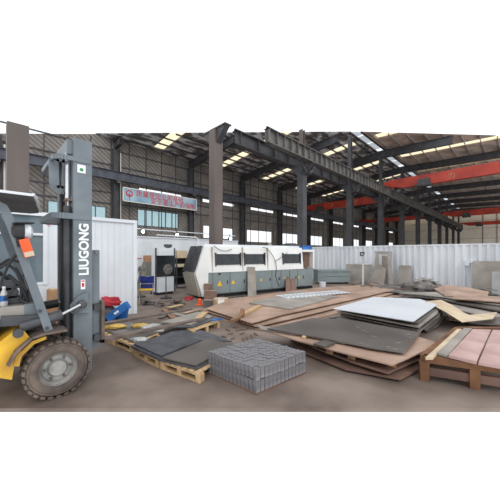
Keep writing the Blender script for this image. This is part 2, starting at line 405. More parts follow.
g = MB().box(XL+.68, XL+1.0, 0, Y0-.01, 7.84, 7.88).box(XL+.68, XL+1.0, 0, Y0-.01, 8.56, 8.6).box(XL+.82, XL+.86, 0, Y0-.01, 7.88, 8.56)
tag(g.build('crane_girder', 'beam'), 'short blue-grey girder end on the left wall, left of its first column', 'girder')

# overhead cranes
def crane(xa, xb, y, z, h, lab, grp, mark=None):
    t = thing('overhead_crane', lab, 'overhead crane', ((xa+xb)/2, y, z), grp)
    f = MB()
    e = 1.4
    ze = 8.77 if xa > -12 else 8.74
    pr = [(xa, ze), (xa+.3, ze), (xa+e+.2, z), (xb-e-.2, z), (xb-.3, ze), (xb, ze), (xb, max(z+h, ze+.3)), (xa, max(z+h, ze+.3))]
    f.poly([(a, y-.25, b) for a, b in pr], [(a, y+.25, b) for a, b in pr])
    f.build('bridge_beam', 'red', t)
    for x in (xa+.1, xb-.1): MB().box(x-.12, x+.12, y-1.3, y+1.3, ze-.03, ze+.3).build('end_carriage', 'red', t)
    hx = xa+(xb-xa)*.22
    o = MB().box(hx-.5, hx+.5, y-.7, y-.28, z+.02, z+.5).tube([(hx-.6, y-.5, z-.1), (hx+.6, y-.5, z-.1)], .22, 12).build('hoist', 'liftdark', t)
    if mark:
        for s, fx in zip(mark, (.34, .62)): text(s, h*.6, (xa+(xb-xa)*fx, y-.256, z+h*.25), (1, 0, 0), (0, 0, 1), 'card', t, 'marking', depth=.001)
    return t
crane(-24.25, -11.3, 36.8, 8.3, .95, 'red overhead crane over the left bay, seen between the two big middle columns', 'red overhead cranes', '力丰')
crane(-24.25, -11.3, 60, 8.3, .8, 'small distant red overhead crane in the left bay behind the row of columns', 'red overhead cranes')
crane(-10.08, 5.5, 31.2, 8.45, 1.0, 'nearest and largest red overhead crane, spanning the right bay', 'red overhead cranes', '力丰')
crane(-10.08, 5.5, 61, 8.35, 1.0, 'middle red overhead crane of the right bay, in front of the cream end wall', 'red overhead cranes')
crane(-10.08, 5.5, 82, 8.3, .8, 'farthest red overhead crane of the right bay, close to the cream end wall', 'red overhead cranes')

# banner on the left wall
t = thing('safety_banner', 'long pale blue banner with two rows of red characters on the left wall', 'banner', (XL+1.1, 12.4, 6.2))
bx = XL+.9
MB().box(bx, bx+.04, 8.7, 16.1, 6.2, 7.32).build('cloth', 'banner', t)
MB().box(bx-.02, bx+.05, 8.65, 8.7, 6.15, 7.37).box(bx-.02, bx+.05, 16.1, 16.15, 6.15, 7.37).box(bx-.02, bx+.05, 8.65, 16.15, 7.32, 7.37).box(bx-.02, bx+.05, 8.65, 16.15, 6.15, 6.2).box(XL, bx-.02, 10, 10.1, 7.1, 7.2).box(XL, bx-.02, 14.5, 14.6, 7.1, 7.2).build('frame', 'cream', t)
text('质量是企业的基础', .6, (bx+.045, 9.75, 6.79), (0, 1, 0), (0, 0, 1), 'redp', t, 'lettering')
text('安全是生产的保障', .6, (bx+.045, 11.1, 6.27), (0, 1, 0), (0, 0, 1), 'redp', t, 'lettering')
em = MB()
for i in range(28):
    a, b = 2*math.pi*i/28, 2*math.pi*(i+1)/28
    em.poly([(bx+.041, 9.2+.3*math.cos(a), 6.87+.3*math.sin(a)), (bx+.041, 9.2+.3*math.cos(b), 6.87+.3*math.sin(b)), (bx+.041, 9.2+.2*math.cos(b), 6.87+.2*math.sin(b)), (bx+.041, 9.2+.2*math.cos(a), 6.87+.2*math.sin(a))],
            [(bx+.05, 9.2+.3*math.cos(a), 6.87+.3*math.sin(a)), (bx+.05, 9.2+.3*math.cos(b), 6.87+.3*math.sin(b)), (bx+.05, 9.2+.2*math.cos(b), 6.87+.2*math.sin(b)), (bx+.05, 9.2+.2*math.cos(a), 6.87+.2*math.sin(a))])
em.box(bx+.041, bx+.05, 9.17, 9.23, 6.35, 6.95).box(bx+.041, bx+.05, 9.05, 9.35, 6.72, 6.78)
em.build('emblem', 'redp', t)

# ---------------------------------------------------------------- back partition, cabin, fence
t = thing('white_partition', 'long low white panel partition behind the laser cutter and tool cabinets', 'partition', (-14.5, 6, 0))
MB().box(-14.55, -14.45, -1, 13.2, 0, 2.5).build('panel', 'white', t)
MB().box(-14.6, -14.4, -1, 13.2, 2.5, 2.56).build('top_rail', 'galv', t)
t = thing('lamp_rail', 'thin grey pipe rail above the white partition, carrying the small lit lamps', 'rail', (-14.5, 6, 2.56))
MB().tube([(-14.5, -1, 3.0), (-14.5, 13, 2.9)], .03, 8).build('pipe', 'galv', t)
for y in (2.5, 8.2, 12.7): MB().tube([(-14.5, y, 2.56), (-14.5, y, 2.95)], .025, 8).build('post', 'galv', t)
for px, py, lab in ((143, 231.5, 'leftmost small lit lamp with a starry glare above the white partition'), (177, 234.8, 'middle small lit lamp above the white partition'), (230.5, 239, 'small lit lamp right of the brown column above the cutter')):
    y, z = Q(px, py, -14.4)
    t = thing('flood_lamp', lab, 'lamp', (-14.4, y, z-.1), 'small lamps above the partition')
    MB().box(-14.52, -14.4, y-.14, y+.14, z-.11, z+.11).build('housing', 'liftdark', t, bevel=.01)
    MB().lathe((-14.4, y, z), [(.08, 0), (.075, .02), (.03, .03)], 'x', 16).build('lens', 'lamp', t)
    MB().box(-14.5, -14.46, y-.02, y+.02, z+.1, 3.0).box(-14.5, -14.46, y-.02, y+.02, 2.56, z-.1).build('bracket', 'liftdark', t)

bxX = -7.35
t = thing('site_cabin', 'white metal cabin with a big grey window behind the forklift', 'cabin', (bxX-1.2, 1, 0))
cb = MB().box(bxX-2.4, bxX, -1.5, 2.95, .0, .93).box(bxX-2.4, bxX, 1.02, 2.95, .93, 2.42).box(bxX-2.4, bxX-.1, -1.5, 1.02, 2.42, 2.44).box(bxX-2.4, bxX-2.3, -1.5, 1.02, .93, 2.42)
cb.build('body', 'white', t)
ribs = MB()
for i in range(13): ribs.box(bxX, bxX+.008, 1.12+i*.145, 1.135+i*.145, .05, 2.4)
ribs.build('panel_seam', 'galv', t)
MB().box(bxX-.04, bxX+.05, -1.5, 3.0, 2.42, 2.5).box(bxX-2.4, bxX-.04, -1.5, 3.0, 2.44, 2.5).build('roof_trim', 'white', t)
MB().box(bxX-.05, bxX+.04, 2.9, 3.0, 0, 2.42).build('corner_post', 'galv', t)
fr = MB().box(bxX-.05, bxX+.03, .97, 1.05, .93, 2.42).box(bxX-.05, bxX+.02, -1.5, 1.0, .93, .99).box(bxX-.05, bxX+.02, -1.5, 1.0, 2.0, 2.05).box(bxX-.05, bxX+.02, .1, .16, .93, 2.42)
fr.build('window_frame', 'white', t)
MB().box(bxX-.04, bxX-.03, -1.5, .97, .95, 2.42).build('window_glass', mat('grey blue window glass', (112, 126, 134), (96, 110, 118), 1, .08), t)
y, z = Q(47, 221, bxX); MB().box(bxX+.03, bxX+.036, y-.01, y+.05, z-.09, z+.07).build('sticker', 'redp', t)

FY = 15.1
t = thing('corrugated_fence', 'long corrugated zinc fence across the back of the plate yard', 'fence', (-4, FY, 0))
prof = []; x = -10.3; p = .27
while x < 2.2:
    prof += [(x, FY), (x+p*.42, FY), (x+p*.5, FY-.055), (x+p*.86, FY-.055), (x+p*.94, FY)]; x += p
prof.append((x, FY))
hF = 1.98
f = MB(); n = len(prof)
f.add([(a, b, 0) for a, b in prof]+[(a, b, hF) for a, b in prof]+[(a, b+.006, 0) for a, b in prof]+[(a, b+.006, hF) for a, b in prof],
      [(i, i+1, n+i+1, n+i) for i in range(n-1)]+[(2*n+i, 3*n+i, 3*n+i+1, 2*n+i+1) for i in range(n-1)])
f.build('sheet', 'galv', t)
MB().box(-10.3, 2.4, FY-.05, FY+.05, hF, hF+.07).build('top_rail', 'galv', t)
for x in (-10, -7, -4, -1, 2):
    MB().box(x-.03, x+.03, FY+.02, FY+.08, 0, hF).build('post', 'galv', t)
# marks and a switch box on the fence
def fx(px): k = (px-250)/270; return FY*(k-1)/(k+1)
def fz(px, py): k = (px-250)/270; return EYE+(254-py)*(FY*1.41421/(k+1))/270
a, b = fx(360.5), fx(365); z1, z0 = fz(362, 252), fz(362, 256)
MB().box(a, b, FY-.066, FY-.058, z1-.05, z1).box(a, a+.06, FY-.066, FY-.058, z0, z1).box(a+.08, b-.04, FY-.066, FY-.058, z0, z0+.05).box(b-.06, b, FY-.066, FY-.058, z0+.08, z1).build('painted_mark', 'black', t)
x = fx(468); z = fz(468, 263)
tag(MB().box(x-.12, x+.06, FY-.14, FY-.056, z-.12, z+.12).box(x+.06, x+.3, FY-.1, FY-.056, z, z+.16).build('switch_box', 'white', bevel=.01), 'small white switch box fixed on the corrugated fence left of the big grey plate', 'switch box')

# ---------------------------------------------------------------- laser cutter
M0 = Vector((-7.8, 5.9, 0)); U = Vector((1.0, 5.1, 0)).normalized(); V = Vector((-U.y, U.x, 0))
def sof(px, t=0):
    k = (px-250)/270; d = Vector((k-1, k+1, 0)); o = M0+V*t
    den = U.x*d.y-U.y*d.x; return (-(o.x)*d.y+(o.y)*d.x)/den
def mp(s, t, z): return M0+U*s+V*t+Vector((0, 0, z))
def mbox(mb, s0, s1, t0, t1, z0, z1):
    vs = [mp(s, t_, z) for z in (z0, z1) for t_ in (t0, t1) for s in (s0, s1)]
    return mb.add(vs, [(0, 2, 3, 1), (4, 5, 7, 6), (0, 1, 5, 4), (2, 6, 7, 3), (0, 4, 6, 2), (1, 3, 7, 5)])
s_end = sof(315)
T = thing('laser_cutting_machine', 'long white and grey laser cutting machine with dark windows in the middle of the hall', 'machine', tuple(M0))
S0 = sof(212)
b = MB()
sl = .1
b.poly([mp(S0-.15, 0, .93), mp(s_end-.75, 0, .93), mp(s_end-.75, sl, 1.88), mp(S0-.15, sl, 1.88)], [mp(S0-.15, 2, .93), mp(s_end-.75, 2, .93), mp(s_end-.75, 2, 1.88), mp(S0-.15, 2, 1.88)])
mbox(b, s_end-.75, s_end, .3, 2, .93, 1.78); mbox(b, s_end-.75, s_end, .05, .3, 1.7, 1.8); mbox(b, s_end-.08, s_end, .05, .3, .93, 1.7)
b.build('upper_cover', 'offwhite', T)
mbox(MB(), S0+.05, s_end-.05, .12, 1.9, 0, .14).build('plinth', 'black', T)
lb = MB(); mbox(lb, S0-.15, s_end-.12, .03, 2, .14, .93); lb.build('lower_body', 'mgrey', T)
# shaped left end
eb = MB()
prof = [(S0-.15, 1.88), (S0-.15, .1), (S0-.38, .1), (S0-.62, .9), (S0-.3, 1.88)]
eb.poly([mp(s, -.01, z) for s, z in prof], [mp(s, 1.1, z) for s, z in prof]); eb.build('end_cover', 'offwhite', T)
h = MB(); pr = [(S0-.28, 1.86), (S0-.62, .95), (S0-.68, .97), (S0-.36, 1.9)]
h.poly([mp(s, .12, z) for s, z in pr], [mp(s, 1.15, z) for s, z in pr])
for i in range(7):
    tt = .18+i*.14; h.bar(mp(S0-.36, tt, 1.86), mp(S0-.69, tt, 1.0), .03, .05)
h.build('vent_panel', 'liftdark', T)
h = MB(); pr = [(S0-.6, .9), (S0-.4, .1), (S0-.46, .1), (S0-.68, .92)]
h.poly([mp(s, .05, z) for s, z in pr], [mp(s, 1.15, z) for s, z in pr]); h.build('skirt_panel', 'beige', T)
doors = [(213.2, 229.6), (230.2, 246), (254.5, 271.6), (272.2, 280.6), (281.2, 289.2), (289.8, 297.2), (297.8, 304.8)]
for i, (a, c) in enumerate(doors):
    s0, s1 = sof(a), sof(c)
    d = mbox(MB(), s0, s1, 0, .03, .17, .91).build('access_door', 'mgrey', T, bevel=.004)
    o = mbox(MB(), s1-.1, s1-.07, -.025, 0, .5, .62).build('handle', 'black', d)
for px, py, s in ((219.5, 283, .09), (233, 281.5, .07), (261, 279.5, .06), (299, 277, .06), (284, 278, .04)):
    c = sof(px); P = mp(c, 0, 0); z = EYE+(254-py)*dep(P.x, P.y)/270
    o = MB(); o.poly([mp(c-s, -.008, z-s), mp(c+s, -.008, z-s), mp(c+s*.15, -.008, z+s)], [mp(c-s, -.001, z-s), mp(c+s, -.001, z-s), mp(c+s*.15, -.001, z+s)])
    if px < 240: mbox(o, c-s, c+s, -.008, -.001, z-s*1.3, z-s)
    o.build('warning_label', 'warn', T)
c = sof(219.5); mbox(MB(), c-.05, c+.05, -.012, -.008, .86-.02, .9).build('key_switch', 'black', T)
def tz(z): return sl*(z-.93)/.95
for a, c in ((215.5, 241.5), (244.5, 265.5), (283, 301)):
    s0, s1 = sof(a), sof(c)
    f = MB(); fr_ = .03
    for (q0, q1, z0, z1) in ((s0, s1, 1.2, 1.23), (s0, s1, 1.57, 1.6), (s0, s0+.04, 1.15, 1.65), (s1-.04, s1, 1.15, 1.65)): mbox(f, q0, q1, tz(z0)-.03, tz(z1)+.02, z0, z1)
    fo = f.build('window_frame', 'liftdark', T)
    o = MB(); o.poly([mp(s0+.04, tz(1.2)-.01, 1.22), mp(s1-.04, tz(1.2)-.01, 1.22), mp(s1-.04, tz(1.6)-.01, 1.58), mp(s0+.04, tz(1.6)-.01, 1.58)], [mp(s0+.04, tz(1.2)+.02, 1.22), mp(s1-.04, tz(1.2)+.02, 1.22), mp(s1-.04, tz(1.6)+.02, 1.58), mp(s0+.04, tz(1.6)+.02, 1.58)])
    o.build('window_glass', 'glassdark', fo)
mbox(MB(), s_end-.72, s_end-.1, .27, .3, .98, 1.68).build('inner_panel', 'rustd', T)
mbox(MB(), s_end-.72, s_end-.62, .1, .27, .95, 1.7).build('inner_door', 'liftdark', T)
mbox(MB(), s_end-.4, s_end-.12, .08, .27, .95, 1.0).build('inner_shelf', 'beige', T)
sm = MB(); 
for a in (212.5, 243, 268): mbox(sm, sof(a)-.01, sof(a)+.01, -.006, sl, .95, 1.86)
sm.build('cover_seam', 'beige', T)
r = MB(); r.bar(mp(S0-.2, .25, 1.92), mp(s_end-.8, .25, 1.92), .05, .08); r.build('cable_tray', 'galv', T)
def cable(pts, r=.012):
    return MB().tube([mp(s, t_, z) for s, t_, z in pts], r, 6)
def sag(a, c, t_, za, zb, drop, n=10):
    return [(a+(c-a)*i/n, t_, za+(zb-za)*i/n-drop*4*(i/n)*(1-i/n)) for i in range(n+1)]
cable(sag(sof(214), sof(232), .02, 1.9, 1.78, .12)).build('cable', 'black', T)
cable(sag(sof(262), sof(275), -.03, 1.86, 1.3, -.16)+sag(sof(275), sof(287), -.03, 1.3, 1.66, .02)).build('cable', 'black', T)
cable([(sof(275), -.03, 1.3), (sof(276), -.04, 1.0), (sof(275), -.04, .7), (sof(277), -.05, .4), (sof(279), -.04, .25)]).build('cable', 'black', T)
# items on top of the cutter
P = mp(sof(311), .8, 0)
t = thing('blue_cabinet', 'small bright blue box on top of the right end of the laser cutter', 'box', (P.x, P.y, 1.78))
q = MB(); mbox(q, sof(308.5), sof(317.5), .35, .9, 1.8, 2.0); q.build('case', 'blue', t, bevel=.01)
mbox(MB(), sof(309), sof(317), .345, .35, 1.93, 1.95).build('lid_seam', 'bluedark', t)
q = MB(); mbox(q, sof(296), sof(307), .4, 1.0, 1.88, 2.06); P = mp(sof(301), .7, 1.88)
t = thing('control_box', 'flat black box on the cutter, just left of the blue box', 'box', tuple(P)); q.build('case', 'liftdark', t, bevel=.015)
q = MB(); mbox(q, sof(298), sof(304), .5, .9, 2.06, 2.1); q.build('lid', 'black', t)
P = mp(sof(277), .5, 1.88)
t = thing('beacon_lamp', 'small grey ventilator dome on the roof of the laser cutter', 'ventilator', tuple(P))
MB().lathe(P, [(.09, 0), (.09, .14), (.06, .19), (.02, .2)], 'z', 16).build('dome', 'plate2', t, smooth=True)
MB().box(P.x-.13, P.x+.13, P.y-.13, P.y+.13, 1.88, 1.91).build('base', 'plate', t)
P = mp(sof(204), .5, 1.88)
t = thing('pipe_frame', 'bent grey pipe gantry rising from the left end of the laser cutter', 'pipe', tuple(P))
A = mp(sof(204), .5, 1.88); q = mp(sof(204), .5, 2.16)
MB().tube([A, q, q+U*(-.1)+Vector((0, 0, .05)), q-U*1.5+Vector((0, 0, .08))], .02, 8).build('pipe', 'galv', t)
MB().box(A.x-.06, A.x+.06, A.y-.06, A.y+.06, 1.88, 1.92).build('foot', 'galv', t)

# shuttle table to the right
k0 = G(318, 284.3); k1 = G(350.5, 284)
dx = Vector((k1[0]-k0[0], k1[1]-k0[1], 0)); nn = Vector((-dx.y, dx.x, 0)).normalized()
def tb(a, c, t0, t1, z0, z1, mb=None):
    mb = mb or MB(); A = Vector((*k0, 0)); pts = [A+dx*a+nn*t0, A+dx*c+nn*t0, A+dx*c+nn*t1, A+dx*a+nn*t1]
    return mb.poly([(p.x, p.y, z0) for p in pts], [(p.x, p.y, z1) for p in pts])
t = thing('shuttle_table', 'low grey-green machine table right of the laser cutter, before the fence', 'machine table', (k0[0], k0[1], 0))
tb(0, 1, .02, .8, .1, .66).build('body', 'mgrey', t, bevel=.01)
tb(0, 1, -.02, .85, .66, .76).build('top_rim', 'mgrey', t, bevel=.01)
tb(.02, .97, .02, .04, .38, .42).build('side_strip', 'beige', t)
for a in (.05, .9): tb(a, a+.05, .1, .3, 0, .1).build('foot', 'black', t)

# ---------------------------------------------------------------- forklift
FX = -3.62
T = thing('forklift', 'yellow and dark grey forklift with a tall mast at the left edge', 'forklift', (-4.25, .3, 0))
def mast(name, x0, x1, y0, y1, z0, z1, m, bevel=.006): return MB().box(x0, x1, y0, y1, z0, z1).build(name, m, T, bevel=bevel)
ya, _ = Q(73.5, 200, -3.9); yb, _ = Q(92, 200, -3.9)
ztop = Q(80, 139, -3.9)[1]
for x0, x1, i0, i1 in ((-3.95, -3.9, -4.04, -3.96), (-4.88, -4.83, -4.82, -4.74)):
    fl_ = (-4.04, -3.951) if x0 > -4.5 else (-4.829, -4.74)
    c = MB().box(x0, x1, ya, yb, .1, ztop).box(*fl_, ya, ya+.03, .1, ztop-.05).box(*fl_, yb-.03, yb, .1, ztop-.05)
    c.build('mast_channel', 'lift' if x0 > -4.5 else 'liftdark', T)
    MB().box(i0, i1, ya+.04, yb-.04, .15, ztop+.02).build('inner_channel', 'liftdark', T)
xw = -3.895
# lettering and stickers
sz = .165
tx = text('LIUGONG', .145, (xw, Q(88.2, 270, xw)[0], Q(82, 275.5, xw)[1]), (0, 0, 1), (0, -1, 0), 'label', T, 'lettering')
z = Q(82, 275.5, xw)[1]; y = Q(88.2, 270, xw)[0]

y, z = Q(81.5, 169, xw); MB().box(xw-.004, xw+.002, y-.045, y+.045, z-.05, z+.05).build('round_sticker', 'label', T)
MB().lathe((xw+.001, y, z-.01), [(.022, 0), (.022, .003)], 'x', 14).build('sticker_print', 'greenp', T)
y, z = Q(83, 284.5, xw); st = MB().box(xw-.004, xw+.002, y-.024, y+.024, z-.06, z+.06).build('warning_sticker', 'label', T)
MB().box(xw+.002, xw+.003, y-.018, y+.018, z+.035, z+.052).box(xw+.002, xw+.003, y-.014, y+.014, z-.03, z+.02).build('print', 'redp', st)
# crossmembers
def brace(zc, hh, yback, name, curved):
    pts = [(-3.9, yb-.02), (-3.9, yback+.12)]
    for i in range(7):
        a = math.pi/2*i/6; pts.append((-3.9-.12*(1-math.cos(a)), yback+.12-.12*math.sin(a)))
    pts += [(-4.76, yback)]
    for i in range(7):
        a = math.pi/2*i/6; pts.append((-4.76-.12*math.sin(a), yback+.12*(1-math.cos(a))))
    pts += [(-4.88, yb-.02)]
    b = MB()
    for p, q in zip(pts, pts[1:]):
        b.bar((p[0], p[1], zc), (q[0], q[1], zc), .025 if curved else .03, hh)
    b.build(name, 'lift', T)
brace(Q(70, 158, -3.9)[1], .055, Q(54, 160, -3.95)[0], 'top_brace', True)
brace(Q(70, 216, -3.9)[1], .07, Q(52, 216, -3.95)[0], 'middle_brace', True)
z = Q(70, 216, -3.9)[1]
MB().box(-4.8, -3.95, Q(52, 216, -3.95)[0], ya, z-.02, z+.02).build('brace_plate', 'lift', T)
mast('top_crossmember', -4.83, -3.95, ya-.06, ya+.04, ztop-.2, ztop-.02, 'lift')
mast('bottom_crossmember', -4.83, -3.95, ya-.03, ya+.05, .2, .4, 'liftdark')
for x in (-4.02, -4.72):
    y = Q(67.5, 250, x)[0]
    MB().tube([(x, y, .15), (x, y, 2.2)], .042, 14).build('lift_cylinder', 'liftdark', T, smooth=True)
    MB().tube([(x, y, 2.2), (x, y, ztop-.18)], .026, 12).build('cylinder_rod', 'chrome', T, smooth=True)
y, z = Q(69, 200, -4.0); MB().box(-4.15, -3.96, y-.04, y+.12, z-.015, z+.015).bar((-4.0, y-.03, z), (-4.0, y-.03, z-.09), .02).build('pipe_clamp', 'worn', T)
# hose guard loop and hoses
ga = Q(53.5, 170, -4.1)[0]; gb = Q(66, 170, -4.1)[0]; zt = Q(60, 160, -4.1)[1]; zb = Q(60, 191, -4.1)[1]
lp = []
for (cy, cz, a0) in ((gb-.04, zt-.02, 0), (ga+.05, zt-.02, 90), (ga+.06, zb+.06, 180), (gb-.05, zb+.06, 270)):
    for i in range(5):
        a = math.radians(a0+22.5*i); lp.append((-4.1, cy+.05*math.cos(a), cz+.05*math.sin(a)))
lp.append(lp[0])
g = MB()
for p, q in zip(lp, lp[1:]): g.bar(p, q, .1, .022, up=(1, 0, 0))
g.build('hose_guard', 'lift', T)
for i, dy in enumerate((.03, .06, .1)):
    y = ga+.02+dy
    MB().tube([(-4.12-.04*i, y, zt+.08), (-4.12-.04*i, y+.01, zt-.2), (-4.1-.04*i, y+.04, zb-.3), (-4.1-.04*i, y+.05, .6)], .011, 6).build('hose', 'black', T)
ch = MB()
yc = Q(61.5, 250, -4.15)[0]
for i in range(48): ch.box(-4.17, -4.13, yc-.012, yc+.012, .5+i*.045, .535+i*.045)
ch.box(-4.155, -4.145, yc-.006, yc+.006, .5, 2.65)
ch.build('lift_chain', 'black', T)
MB().box(-4.25, -4.05, yc-.05, yc+.02, .3, 2.5).build('chain_cover', 'liftdark', T) if False else None
# carriage, backrest, forks
ca = yb+.015
for x in (-4.02, -4.86):
    z1 = Q(94, 250, -4)[1]
    MB().box(x-.03, x+.03, ca+.0, ca+.1, .36, z1).build('backrest_post', 'lift', T, bevel=.006)
MB().box(-4.95, -3.93, ca+.02, ca+.1, .46, .54).box(-4.95, -3.93, ca+.02, ca+.1, .86, .94).build('carriage_bar', 'liftdark', T)
MB().box(-4.92, -3.96, ca+.04, ca+.08, z1-.05, z1).build('backrest_rail', 'lift', T)
for x in (-4.18, -4.4, -4.62): MB().box(x-.02, x+.02, ca+.04, ca+.08, .94, z1-.05).build('backrest_bar', 'lift', T)
for x in (-3.97, -4.86):
    yt = (540*4.0/(520-205)-4.0) if x > -4.5 else (540*4.9/(520-190)-4.9)
    f = MB().box(x-.06, x+.06, ca+.1, ca+.14, .42, .98)
    f.side([(ca+.1, .42), (ca+.1, .47), (yt, .465), (yt, .45)], x-.06, x+.06)
    f.build('fork', 'worn', T, bevel=.003)
# wheels
wy, wz = .62, .316
for x0, sgn in ((FX, 1), (-4.9, -1)):
    prof = [(.17, -.24), (.2, -.24), (.27, -.235), (.3, -.2), (.306, -.12), (.3, -.04), (.275, -.005), (.265, -.004), (.262, -.012), (.235, -.002), (.2, -.01), (.17, -.03)]
    if sgn < 0: prof = [(r, -h-.24+.24) for r, h in prof]
    ty = MB().lathe((x0, wy, wz), prof, 'x', 48, caps=False).build('tyre', 'tyre', T, smooth=True)
    tr = MB()
    for i in range(26):
        a = 2*math.pi*i/26
        for (xo, da) in ((-.06, 0), (-.18, .12)):
            mx = Matrix.Translation((x0+xo*sgn, wy, wz)) @ Matrix.Rotation(a+da, 4, 'X')
            tr.box(-.055, .055, -.022, .022, .29, .316, mx)
    tr.build('tread', 'tyre', ty)
    MB().lathe((x0, wy, wz), [(r, h*sgn) for r, h in [(.02, -.06), (.08, -.05), (.1, -.09), (.14, -.09), (.165, -.04), (.18, -.02), (.18, -.2)]], 'x', 32).build('wheel_rim', 'rim', T, smooth=True)
    for i in range(6):
        bo = MB(); a = math.pi/3*i; bo.lathe((x0-.08*sgn, wy+.12*math.cos(a), wz+.12*math.sin(a)), [(.014, 0), (.014, .02*sgn)], 'x', 6).build('wheel_nut', 'worn', T)
MB().box(-4.7, -3.85, wy-.08, wy+.08, wz-.08, wz+.08).build('front_axle', 'liftdark', T)
# chassis side and fender
fb = MB(); X1 = -3.68
pts = [Q(-40, 372, X1), Q(-40, 330, X1), Q(0, 342, X1), Q(13, 332, X1), Q(22, 328, X1), Q(30, 338, X1), Q(24, 345, X1), Q(15, 362, X1), Q(12, 380, X1)]
fb.side(pts, -4.85, X1); fb.build('chassis', 'yellow', T, bevel=.004)
fb = MB(); pts = [Q(8, 366, -3.62), Q(16, 352, -3.62), Q(32, 338, -3.62), Q(46, 333.5, -3.62), Q(67, 330, -3.62)]
for p, q in zip(pts, pts[1:]): fb.bar((-3.72, p[0], p[1]), (-3.72, q[0], q[1]), .24, .025)
fb.build('mudguard', 'worn', T)
fb = MB(); pts = [Q(12, 362, X1), Q(17, 353, X1), Q(33, 341, X1), Q(50, 337, X1), Q(40, 337, X1), Q(30, 343, X1), Q(22, 352, X1), Q(18, 362, X1)]
fb.side([Q(13, 366, X1), Q(16, 356, X1), Q(32, 341, X1), Q(46, 336, X1), Q(46, 339, X1), Q(34, 344, X1), Q(22, 356, X1), Q(19, 366, X1)], -3.9, X1+.01); fb.build('fender_side', 'yellow', T)
pv = Q(18, 333, X1); MB().lathe((X1-.02, pv[0], pv[1]), [(.045, 0), (.045, .05), (.02, .055)], 'x', 16).build('pivot_pin', 'liftdark', T)
# overhead guard: bent front pillars and roof
for xp in (-3.66, -4.8):
    path = [Q(-6, 203, -3.66), Q(3, 207, -3.66), Q(9, 218, -3.66), Q(17, 240, -3.66), Q(30, 277, -3.66), Q(49, 331, -3.66)]
    g = MB()
    hw = .038
    top, bot = [], []
    for i, p in enumerate(path):
        a = Vector(path[max(i-1, 0)]); c = Vector(path[min(i+1, len(path)-1)]); d = (c-a).normalized(); nrm = Vector((-d.y, d.x))
        top.append(Vector(p)+nrm*hw); bot.append(Vector(p)-nrm*hw)
    for i in range(len(path)-1):
        q = [bot[i], bot[i+1], top[i+1], top[i]]
        g.side([(v.x, v.y) for v in q], xp-.05, xp)
    g.build('guard_pillar', 'lift', T)
for px, py in ((40, 311), (47, 328)):
    p = Q(px, py, -3.66); MB().lathe((-3.66, p[0], p[1]), [(.018, 0), (.018, .015)], 'x', 8).build('pillar_bolt', 'liftdark', T)
rf = MB(); a = Q(30, 195.5, -3.5); zr_ = 2.2
rf.slab([(-3.45, -1.2), (-3.45, a[0]+.02), (-3.62, .4), (-4.75, .58), (-4.9, .5), (-4.9, -1.2)], zr_, .03)
rf.build('guard_roof', mat('brown grey roof panel', (74, 66, 63), (58, 52, 50), 2, .6), T)
MB().bar((-3.44, -1.2, zr_-.005), (-3.44, a[0]+.02, zr_-.012), .02, .024).bar((-3.44, a[0]+.02, zr_-.005), (-3.6, .42, zr_-.012), .02, .024).bar((-3.6, .42, zr_-.005), (-4.75, .6, zr_-.012), .02, .024).build('roof_rim', 'galv', T)
# head lamp with reflector
p = Q(26, 231, -3.6)
MB().lathe((-3.66, p[0]-.06, p[1]), [(.03, -.05), (.07, -.03), (.085, .02), (.085, .05)], 'y', 20).build('lamp_housing', 'black', T, smooth=True)
MB().lathe((-3.66, p[0]-.01, p[1]), [(.078, 0), (.082, .05), (.05, .07), (.01, .075)], 'y', 20).build('head_lamp', 'lens', T, smooth=True)
MB().bar((-3.66, p[0]-.09, p[1]+.08), (-3.66, p[0]+.07, p[1]+.09), .12, .012).bar((-3.66, p[0]-.09, p[1]+.08), (-3.66, p[0]-.05, p[1]-.16), .03, .03).build('lamp_bracket', 'black', T)
p = Q(26.5, 248, -3.63)
o = MB(); o.obox((-3.61, p[0], p[1]), (.03, .085, .19), rx=.25); o.build('indicator', 'orange', T, bevel=.006)
o = MB(); q = Q(29, 254, -3.62); o.obox((-3.605, q[0], q[1]), (.035, .08, .05), rx=.25); o.build('indicator_base', 'tan', T, bevel=.004)
# tilt cylinder
a, c, d = Q(20, 327, -3.72), Q(62, 314.5, -3.72), Q(80, 305, -3.8)
MB().tube([(-3.72, *a), (-3.72, *c)], .058, 18).build('tilt_cylinder', 'liftdark', T, smooth=True)
MB().tube([(-3.72, *c), (-3.8, *d)], .017, 10).build('tilt_rod', 'chrome', T, smooth=True)
a2, c2 = Q(44, 308, -4.4), Q(58, 303, -4.4)
MB().tube([(-4.4, a2[0]-.5, a2[1]-.02), (-4.4, *c2)], .055, 18).build('tilt_cylinder', 'black', T, smooth=True)
MB().tube([(-4.4, *c2), (-4.4, ya, c2[1]+.02)], .017, 10).build('tilt_rod', 'chrome', T, smooth=True)
y, z = Q(80, 306, -3.85)
MB().side([(y-.09, z-.08), (y-.1, z+.02), (y-.02, z+.12), (y+.09, z+.16), (y+.1, z-.1)], -3.9, -3.86).build('mast_lug', 'lift', T, bevel=.004)
MB().lathe((-3.86, y+.02, z+.02), [(.05, 0), (.05, .05), (.025, .06)], 'x', 16).lathe((-3.86, y-.05, z-.03), [(.04, 0), (.04, .08)], 'x', 12).build('lug_pin', 'liftdark', T)
